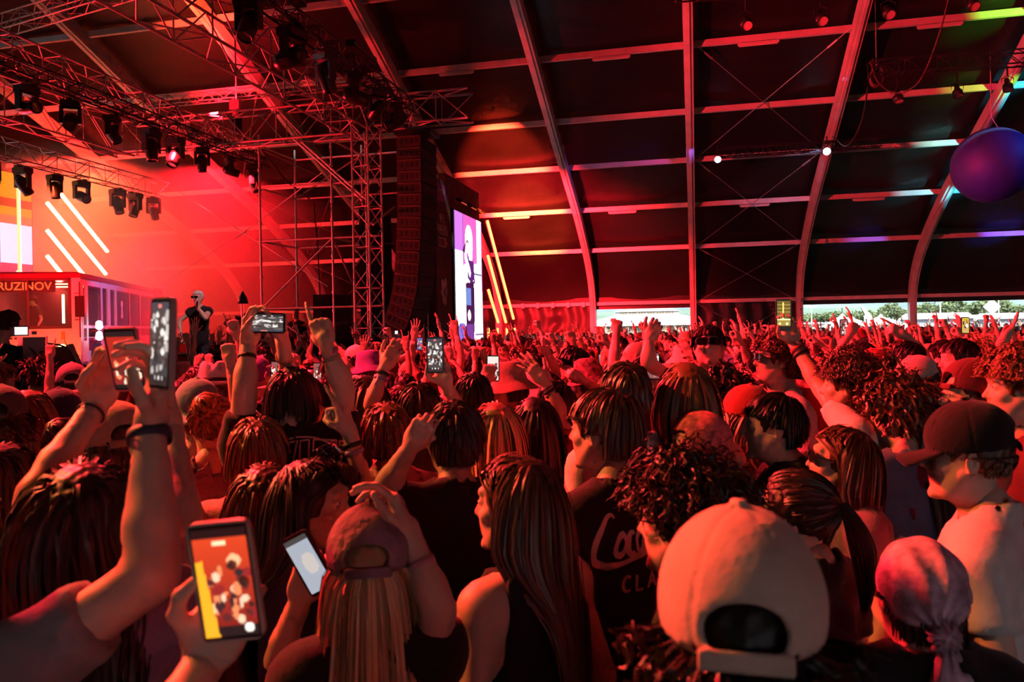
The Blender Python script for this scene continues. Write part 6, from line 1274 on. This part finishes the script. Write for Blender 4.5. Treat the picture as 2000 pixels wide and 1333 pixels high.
# --- prints on shirts
from mathutils.bvhtree import BVHTree
def shirt_print(root, name, strokes, c, right, up, m, parent_name='shirt', lift=.003):
    """strokes: list of (points, widths); laid on the shirt around local point c"""
    so = next(o for o in root.children if o.name.startswith(parent_name)); me = so.data
    V = np.empty(len(me.vertices) * 3); me.vertices.foreach_get('co', V); V = V.reshape(-1, 3); bv = BVHTree.FromPolygons([tuple(q) for q in V], [tuple(p.vertices) for p in me.polygons])
    c, right, up = np.asarray(c, float), np.asarray(right, float), np.asarray(up, float); n = np.cross(right, up); out = MB()
    for pts, wd in strokes:
        pts = np.asarray(pts, float); seg = [pts[0]]
        for a, b in zip(pts[:-1], pts[1:]):
            k = max(1, int(np.linalg.norm(b - a) / .008)); seg += [a + (b - a) * (i + 1) / k for i in range(k)]
        seg = np.array(seg); w = np.interp(np.linspace(0, 1, len(seg)), np.linspace(0, 1, len(np.atleast_1d(wd))), np.atleast_1d(wd)) if np.ndim(wd) else np.full(len(seg), wd)
        t = np.gradient(seg, axis=0); t /= np.linalg.norm(t, axis=1)[:, None] + 1e-9; nn = np.stack([-t[:, 1], t[:, 0]], 1); L = []
        for q2 in (seg + nn * w[:, None], seg - nn * w[:, None]):
            for p2 in q2:
                o3 = c + right * p2[0] + up * p2[1] + n * .5; hit = bv.ray_cast(Vector(o3), Vector(-n)); L.append(np.array(hit[0]) + n * lift if hit[0] is not None else c + right * p2[0] + up * p2[1])
        k = len(seg); v = np.array(L); f = [[i, i + 1, k + i + 1, k + i] for i in range(k - 1)]; out.add(v, f)
    return out.build(name, m, so)
def arc(cx, cy, rx, ry, a0, a1, n=14): a = np.radians(np.linspace(a0, a1, n)); return np.stack([cx + rx * np.cos(a), cy + ry * np.sin(a)], 1)
def slant(p, k=.3): p = np.array(p, float); p[:, 0] += k * p[:, 1]; return p
root, A, base, Rz, hc, hR = ck; zc = hc[2] - .33
S = [(slant(np.vstack([arc(.0, .03, .036, .078, 55, 262), [(.03, -.062), (.08, -.055), (.13, -.038), (.175, -.032), (.215, -.038), (.245, -.052)]])), [.004, .009, .014, .016, .014, .012, .008, .009, .012, .009, .002])]
for x, kind in ((.062, 'o'), (.108, 'c'), (.150, 'a')):
    if kind == 'o': S.append((slant(arc(x, .005, .017, .034, 0, 360)), [.005, .012, .006, .012, .005]))
    if kind == 'c': S.append((slant(arc(x, .005, .018, .034, 50, 310)), [.005, .011, .012, .006]))
    if kind == 'a': S.append((slant(arc(x, .005, .017, .034, 0, 360)), [.005, .012, .006, .012, .005])); S.append((slant([(x + .019, .04), (x + .018, -.02), (x + .028, -.03)]), .0085))
S.append(([(.200, .035), (.212, .035)], .007)); S.append((slant(arc(.245, .03, .036, .075, 60, 300)), [.005, .012, .016, .013, .005]))
for x, kind in ((.300, 'o'), (.382, 'a')):
    S.append((slant(arc(x, .005, .017, .034, 0, 360)), [.005, .012, .006, .012, .005]))
S.append((slant([(.345, .08), (.34, -.02), (.352, -.03)]), .006)); S.append((slant([(.401, .04), (.4, -.02), (.41, -.03)]), .0085))
S = [((np.asarray(p) - (.155, -.03)) * .86, np.asarray(w) * .86) for p, w in S]
shirt_print(root, 'script_print', S, (0, -.0, zc), (1, 0, 0), (0, 0, 1), mat('print_white', (.75, .66, .62), .7))
def glyphs(txt, h, w, gap):
    G = {'C': [arc(.5, .5, .45, .5, 50, 310)], 'L': [[(.1, 1), (.1, 0), (.8, 0)]], 'A': [[(0, 0), (.5, 1), (1, 0)], [(.2, .38), (.8, .38)]], 'S': [np.vstack([arc(.5, .75, .35, .25, 30, 270, 9), arc(.5, .25, .38, .25, 90, -150, 9)])], 'I': [[(.5, 0), (.5, 1)]]}
    o = []; x = 0
    for ch in txt:
        for p in G[ch]: o.append((np.asarray(p, float) * (w, h) + (x, 0), .0048))
        x += w + gap
    return o, x
gl, wx = glyphs('CLASSIC', .045, .032, .012)
for ch in 'C0 L1 A2 S3 S4 I5 C6'.split():
    g1, _ = glyphs(ch[0], .045, .032, .012); shirt_print(root, 'letter', [(p + (-wx / 2 + .075 + .044 * int(ch[1]), -.105), w) for p, w in g1], (0, 0, zc), (1, 0, 0), (0, 0, 1), MATS['print_white'])
root, A, base, Rz, hc, hR = vi; zc = hc[2] - .225
S = []; T = .003
def loop(p): S.append((np.vstack([p, p[:1]]), T))
loop(np.array([(-.11, .10), (-.075, .105), (-.055, .0), (-.035, .11), (-.01, .112), (-.04, -.06), (-.07, -.06)])); loop(np.array([(.0, .112), (.03, .114), (.03, -.06), (.0, -.06)]))
loop(np.array([(.045, .114), (.125, .11), (.125, .08), (.075, .082), (.075, .045), (.115, .043), (.115, .015), (.075, .015), (.075, -.03), (.125, -.032), (.125, -.062), (.045, -.06)])); loop(np.array([(.135, .108), (.16, .1), (.19, -.03), (.2, -.075), (.175, -.06), (.15, -.06)]))
S.append((np.vstack([arc(0, -.3, .3, .425, 112, 62)]), T))
S.append((np.vstack([arc(-.02 + .055 * math.cos(a), -.10 + .05 * math.sin(a), .02, .02, math.degrees(a) - 100, math.degrees(a) + 100, 6) for a in np.linspace(3.4, -.4, 9)]), T))   # curls
S.append((arc(-.02, -.12, .05, .055, 190, 360), T)); S.append(([(-.035, -.105), (-.02, -.10), (-.01, -.108)], T)); S.append(([(-.03, -.15), (-.015, -.155), (0, -.148)], T)); S.append(([(-.02, -.11), (-.026, -.135), (-.014, -.137)], T))
S.append(([(-.06, -.165), (-.11, -.15), (-.13, -.10), (-.115, -.09), (-.10, -.13), (-.06, -.14)], T)); S.append(([(-.11, -.15), (-.12, -.2), (-.07, -.22), (-.03, -.26), (.03, -.27), (.08, -.25), (.1, -.2)], T)); S.append(([(.04, -.17), (.1, -.165), (.13, -.15), (.155, -.10), (.2, -.07), (.17, -.12), (.15, -.17), (.155, -.2), (.12, -.21), (.1, -.18)], T)); S.append(([(.1, -.21), (.11, -.25), (.09, -.29)], T)); S.append(([(.16, -.1), (.19, -.085)], T))
shirt_print(root, 'outline_print', S, (.045, 0, zc), (1, 0, 0), (0, 0, 1), mat('print_rust', (.75, .50, .44), .7))
# embroidery marks on the black cap
root = wt[0]; S = [(arc(0, 0, .006, .007, 40, 250), .0016), ([(0, 0), (-.003, -.01)], .0016), (arc(.02, .004, .004, .005, 0, 360), .0015), (arc(.029, .003, .004, .005, 0, 360), .0015), ([(.045, .008), (.045, -.006)], .0015), ([(.04, .004), (.05, .004)], .0015), (arc(.064, .001, .005, .006, 0, 360), .0015), ([(.078, .0), (.079, -.008), (.083, -.003), (.087, -.009), (.088, -.002)], .0014)]
shirt_print(root, 'embroidery', [(np.asarray(p) + (-.04, 0), w) for p, w in S], (0, -.1, .048), (1, 0, 0), (0, 0, 1), mat('embroidery_pink', (.75, .40, .45), .6), 'cap', .001)
# ------------------------------------------------------------------ the packed crowd
PERS0 = list(PEOPLE)
TPL = {}
POSESET = [('standing', {}), ('one arm up', {'R': dict(w=(.24, .12, 1.93), pose='fist')}), ('one arm up', {'L': dict(w=(-.2, .16, 1.98), pose='open')}), ('both arms up', {'L': dict(w=(-.24, .1, 1.95), pose='open'), 'R': dict(w=(.2, .14, 2.0), pose='horns')}), ('pointing', {'R': dict(w=(.12, .42, 1.78), pose='point')}), ('filming', {'L': dict(w=(-.06, .36, 1.80), pose='grip', hd=(.2, .1, 1)), 'R': dict(w=(.06, .36, 1.80), pose='grip', hd=(-.2, .1, 1))}), ('one arm up', {'R': dict(w=(.2, .2, 1.9), pose='point')})]
def template(pi, sex, lod):
    k = (pi, sex, lod)
    if k not in TPL:
        hR = rot('Z', (-.25, .2, 0, .3, -.1, .1, .35)[pi]); pieces, sp, A, hc = body_parts(1.74, {s: dict(a) for s, a in POSESET[pi][1].items()}, sex, lod, 1 if sex == 'f' else (pi % 2) * 2, hR, .6, False, 1.0, pi)
        TPL[k] = (mesh_np('body', pieces, [SKIN[0], PANTS, LIP, EYE, IRIS], True), mesh_np('shirt', [(sp[0], sp[1], 0)], [CLOTH['black']], True), hc, hR)
    return TPL[k]
cand = []; rf = np.random.default_rng(77)
cells = {}
def ok(x, y, r):
    cx, cy = int(x // .7), int(y // .7)
    for i in (-1, 0, 1):
        for j in (-1, 0, 1):
            for (a, b) in cells.get((cx + i, cy + j), ()):
                if (a - x) ** 2 + (b - y) ** 2 < r * r: return False
    cells.setdefault((cx, cy), []).append((x, y)); return True
for (x, y) in PEOPLE: cells.setdefault((int(x // .7), int(y // .7)), []).append((x, y))
TRY = 16000
for _ in range(TRY):
    D = math.sqrt(rf.uniform(2.6 ** 2, 39 ** 2)); u = rf.uniform(-60, 2080)
    w = CPOS + D * FWD + (u - CX) / FPX * D * RGT; x, y = w[0], w[1]
    if x < -6.6 and y < 28: continue
    if y > 38.3 or x < -8: continue
    if D < 4.2 and (x * x + y * y) < 9: continue
    if ok(x, y, .50 if D < 8 else .56 if D < 20 else .62): cand.append((D, x, y, u))
cand.sort()
NIND = 300 - len(PEOPLE)
HC = ['dark', 'dark', 'black', 'brown', 'brown', 'blond', 'ginger']; CC = ['black', 'black', 'charcoal', 'white', 'pink', 'red', 'navy', 'burgundy', 'mauve', 'cream', 'grey', 'denim']
CN = {'black': 'black', 'charcoal': 'charcoal', 'white': 'white', 'pink': 'pink', 'red': 'red', 'navy': 'navy', 'burgundy': 'burgundy', 'mauve': 'mauve', 'cream': 'cream', 'grey': 'grey', 'denim': 'denim'}
def place_of(u, D):
    for lim, nm in ((420, 'below the stage'), (700, 'before the scaffold'), (880, 'before the speaker hang'), (960, 'before the side screen'), (1150, 'before the vinyl wall'), (1360, 'before the white pavilion'), (1560, 'before the dark wall'), (1790, 'before the peaked tents'), (9999, 'before the trees')):
        if u < lim: return nm
rows = []
for i, (D, x, y, u) in enumerate(cand[:NIND]):
    sex = 'f' if rf.random() < .42 else 'm'; pi = int(rf.choice([0, 0, 0, 0, 0, 1, 2, 3, 4, 5, 6])); lod = 1 if D < 5.5 else 2
    hs = ['long', 'long', 'wavy', 'pony', 'bun', 'bob'][rf.integers(6)] if sex == 'f' else ['short', 'short', 'mop', 'curly', 'fade', 'buzz'][rf.integers(6)]
    hcx = HC[rf.integers(len(HC))]; cc = CC[rf.integers(len(CC))]; hat = None
    if rf.random() < .2: hat = (['cap', 'cap', 'bucket'][rf.integers(3)], ['black', 'cream', 'red', 'navy', 'tan', 'white'][rf.integers(6)])
    rows.append(dict(D=D, x=x, y=y, u=u, sex=sex, pi=pi, lod=lod, hs=hs, hc=hcx, cc=cc, hat=hat, h=rf.uniform(1.54, 1.68) if sex == 'f' else rf.uniform(1.62, 1.80), back=rf.random() < .4))
HN = {'long': 'long', 'wavy': 'wavy', 'pony': 'tied', 'bun': 'bunned', 'bob': 'bobbed', 'short': 'short', 'mop': 'mop-cut', 'curly': 'curly', 'fade': 'cropped', 'buzz': 'shaven'}
def desc(r):
    t = f"{r['hat'][1]} {'cap' if r['hat'][0] == 'cap' else 'bucket hat'}" if r['hat'] else f"{HN[r['hs']]} {r['hc'] if r['hc'] != 'dark' else 'dark'} hair"
    ps = {'standing': 'standing', 'one arm up': 'one arm up', 'both arms up': 'both arms up', 'pointing': 'pointing', 'filming': 'filming'}[POSESET[r['pi']][0]]
    return f"{t}, {CN[r['cc']]} top, {ps}, {place_of(r['u'], r['D'])}"
by = {}
for r in rows: by.setdefault(desc(r), []).append(r)
for d_, l in by.items():
    l.sort(key=lambda r: r['D'])
    for k, r in enumerate(l): r['label'] = 'person with ' + d_ + ('' if len(l) == 1 else ', nearest one' if k == 0 else f', {ORD[min(k, 11)]} nearest')
for r in rows:
    me, sh, hc, hR = template(r['pi'], r['sex'], r['lod'])
    toward = math.atan2(11.8 - r['y'], -8.4 - r['x']) - math.pi / 2 + rf.uniform(-.45, .45)
    root = thing('person', r['label'], 'person', (r['x'], r['y'], 0), toward, 'packed crowd'); s = r['h'] / 1.74; wdt = s * rf.uniform(.96, 1.06); root.scale = (wdt, wdt, s)
    sk = SKIN[int(rf.choice([0, 0, 0, 1, 1, 2], p=[.25, .25, .2, .15, .12, .03]))]
    link('body', me, root, [sk, PANTS, LIP, EYE, IRIS]); link('shirt', sh, root, [CLOTH[r['cc']]])
    Mh = Matrix.Translation(Vector(hc)) @ Matrix(hR.tolist()).to_4x4()
    o = link('hair', hair_mesh(r['hs'], r['lod'], 0, .30 if r['hat'] else None), root, [HAIR[r['hc']]]); o.matrix_local = Mh
    if r['hat']:
        if r['hat'][0] == 'cap': o = link('cap', cap_mesh(False, r['lod']), root, [CLOTH[r['hat'][1]]]); o.matrix_local = Mh @ Matrix.Rotation(math.pi if r['back'] else 0, 4, 'Z') @ Matrix.Translation((0, .02 if r['back'] else -.004, .012))
        else: o = link('hat', lathe_hat('bucket'), root, [CLOTH[r['hat'][1]]]); o.matrix_local = Mh
# beyond the 300 nearest: one mass of heads, shoulders and raised arms
def lite(pi, sex):
    hR = rot('Z', 0); pieces, sp, A, hc = body_parts(1.74, {s: dict(a) for s, a in POSESET[pi][1].items()}, sex, 2, 0, hR, None, False)
    f = Field((-.55, -.3, 1.0), (.55, .55, 2.25), .074)
    f.ell((0, 0, 1.25), (.19, .13, .26), k=.05); f.cap((-.15, 0, 1.42), (.15, 0, 1.42), .075, k=.05); f.cap((0, 0, 1.4), (0, .01, 1.55), .06, k=.03); f.ell((0, .03, 1.62), (.078, .095, .115), k=.02)
    for sd, (S, E, Wp, pose, hd, pn, sg) in A.items():
        if POSESET[pi][1].get(sd) is None: continue
        f.cap(S, E, .055, .05, k=.03); f.cap(E, Wp, .048, .04, k=.02); d = np.asarray(hd) / np.linalg.norm(hd); f.cap(Wp, Wp + d * .13, .045, .04, k=.02)
    v, q = f.mesh(); c = v[q].mean(1); mi = np.where((c[:, 2] < 1.5) & (np.abs(c[:, 0]) < .24), 1, 0); mi[(c[:, 2] > 1.56) & (np.hypot(c[:, 0], c[:, 1] - .03) < .13) & ((c[:, 1] < .06) | (c[:, 2] > 1.69)) & (c[:, 2] < 1.80)] = 2
    v = v.copy(); hr = (v[:, 2] > 1.56) & (v[:, 2] < 1.8) & (np.hypot(v[:, 0], v[:, 1] - .03) < .13) & ((v[:, 1] < .05) | (v[:, 2] > 1.70)); v[hr] = (v[hr] - (0, .02, 1.63)) * 1.13 + (0, .02, 1.63)
    return v, q, mi
LT = [lite(i, 'm') for i in range(7)]
mats_far = [SKIN[0], SKIN[1], CLOTH['black'], CLOTH['red'], CLOTH['white'], CLOTH['charcoal'], HAIR['black'], HAIR['brown'], HAIR['blond'], CLOTH['cream']]
pcs = []
for (D, x, y, u) in cand[NIND:]:
    v, q, mi = LT[int(rf.choice([0, 0, 0, 0, 0, 0, 0, 0, 0, 1, 2, 4]))]; toward = math.atan2(11.8 - y, -8.4 - x) - math.pi / 2 + rf.uniform(-.5, .5); s = rf.uniform(.87, .99)
    mm = np.choose(mi, [int(rf.choice([0, 1])), int(rf.choice([2, 3, 4, 5, 5, 2])), int(rf.choice([6, 6, 7, 7, 8, 9]))])
    pcs.append(((v * s) @ rot('Z', toward).T + (x, y, 0), q, mm))
# people out on the field beyond the tent
for _ in range(160):
    y = rf.uniform(41, 75); u = rf.choice([rf.uniform(1165, 1352), rf.uniform(1570, 2020)]); x = at_y(u, y); v, q, mi = LT[int(rf.choice([0, 0, 0, 1, 2]))]
    mm = np.choose(mi, [int(rf.choice([0, 1])), int(rf.choice([2, 3, 4, 5, 9])), int(rf.choice([6, 7, 8, 9]))]); pcs.append(((v * rf.uniform(.86, .98)) @ rot('Z', rf.uniform(0, 6)).T + (x, y, 0), q, mm))
tag(link('crowd', mesh_np('crowd', pcs, mats_far, True)), 'far mass of heads and raised arms filling the back of the tent', 'crowd', kind='stuff')
print('TRIS', sum(sum(max(1, len(p.vertices) - 2) for p in m.polygons[:1]) * len(m.polygons) for m in bpy.data.meshes if m.users), 'people', len(PEOPLE) + NIND, 'far', len(pcs))
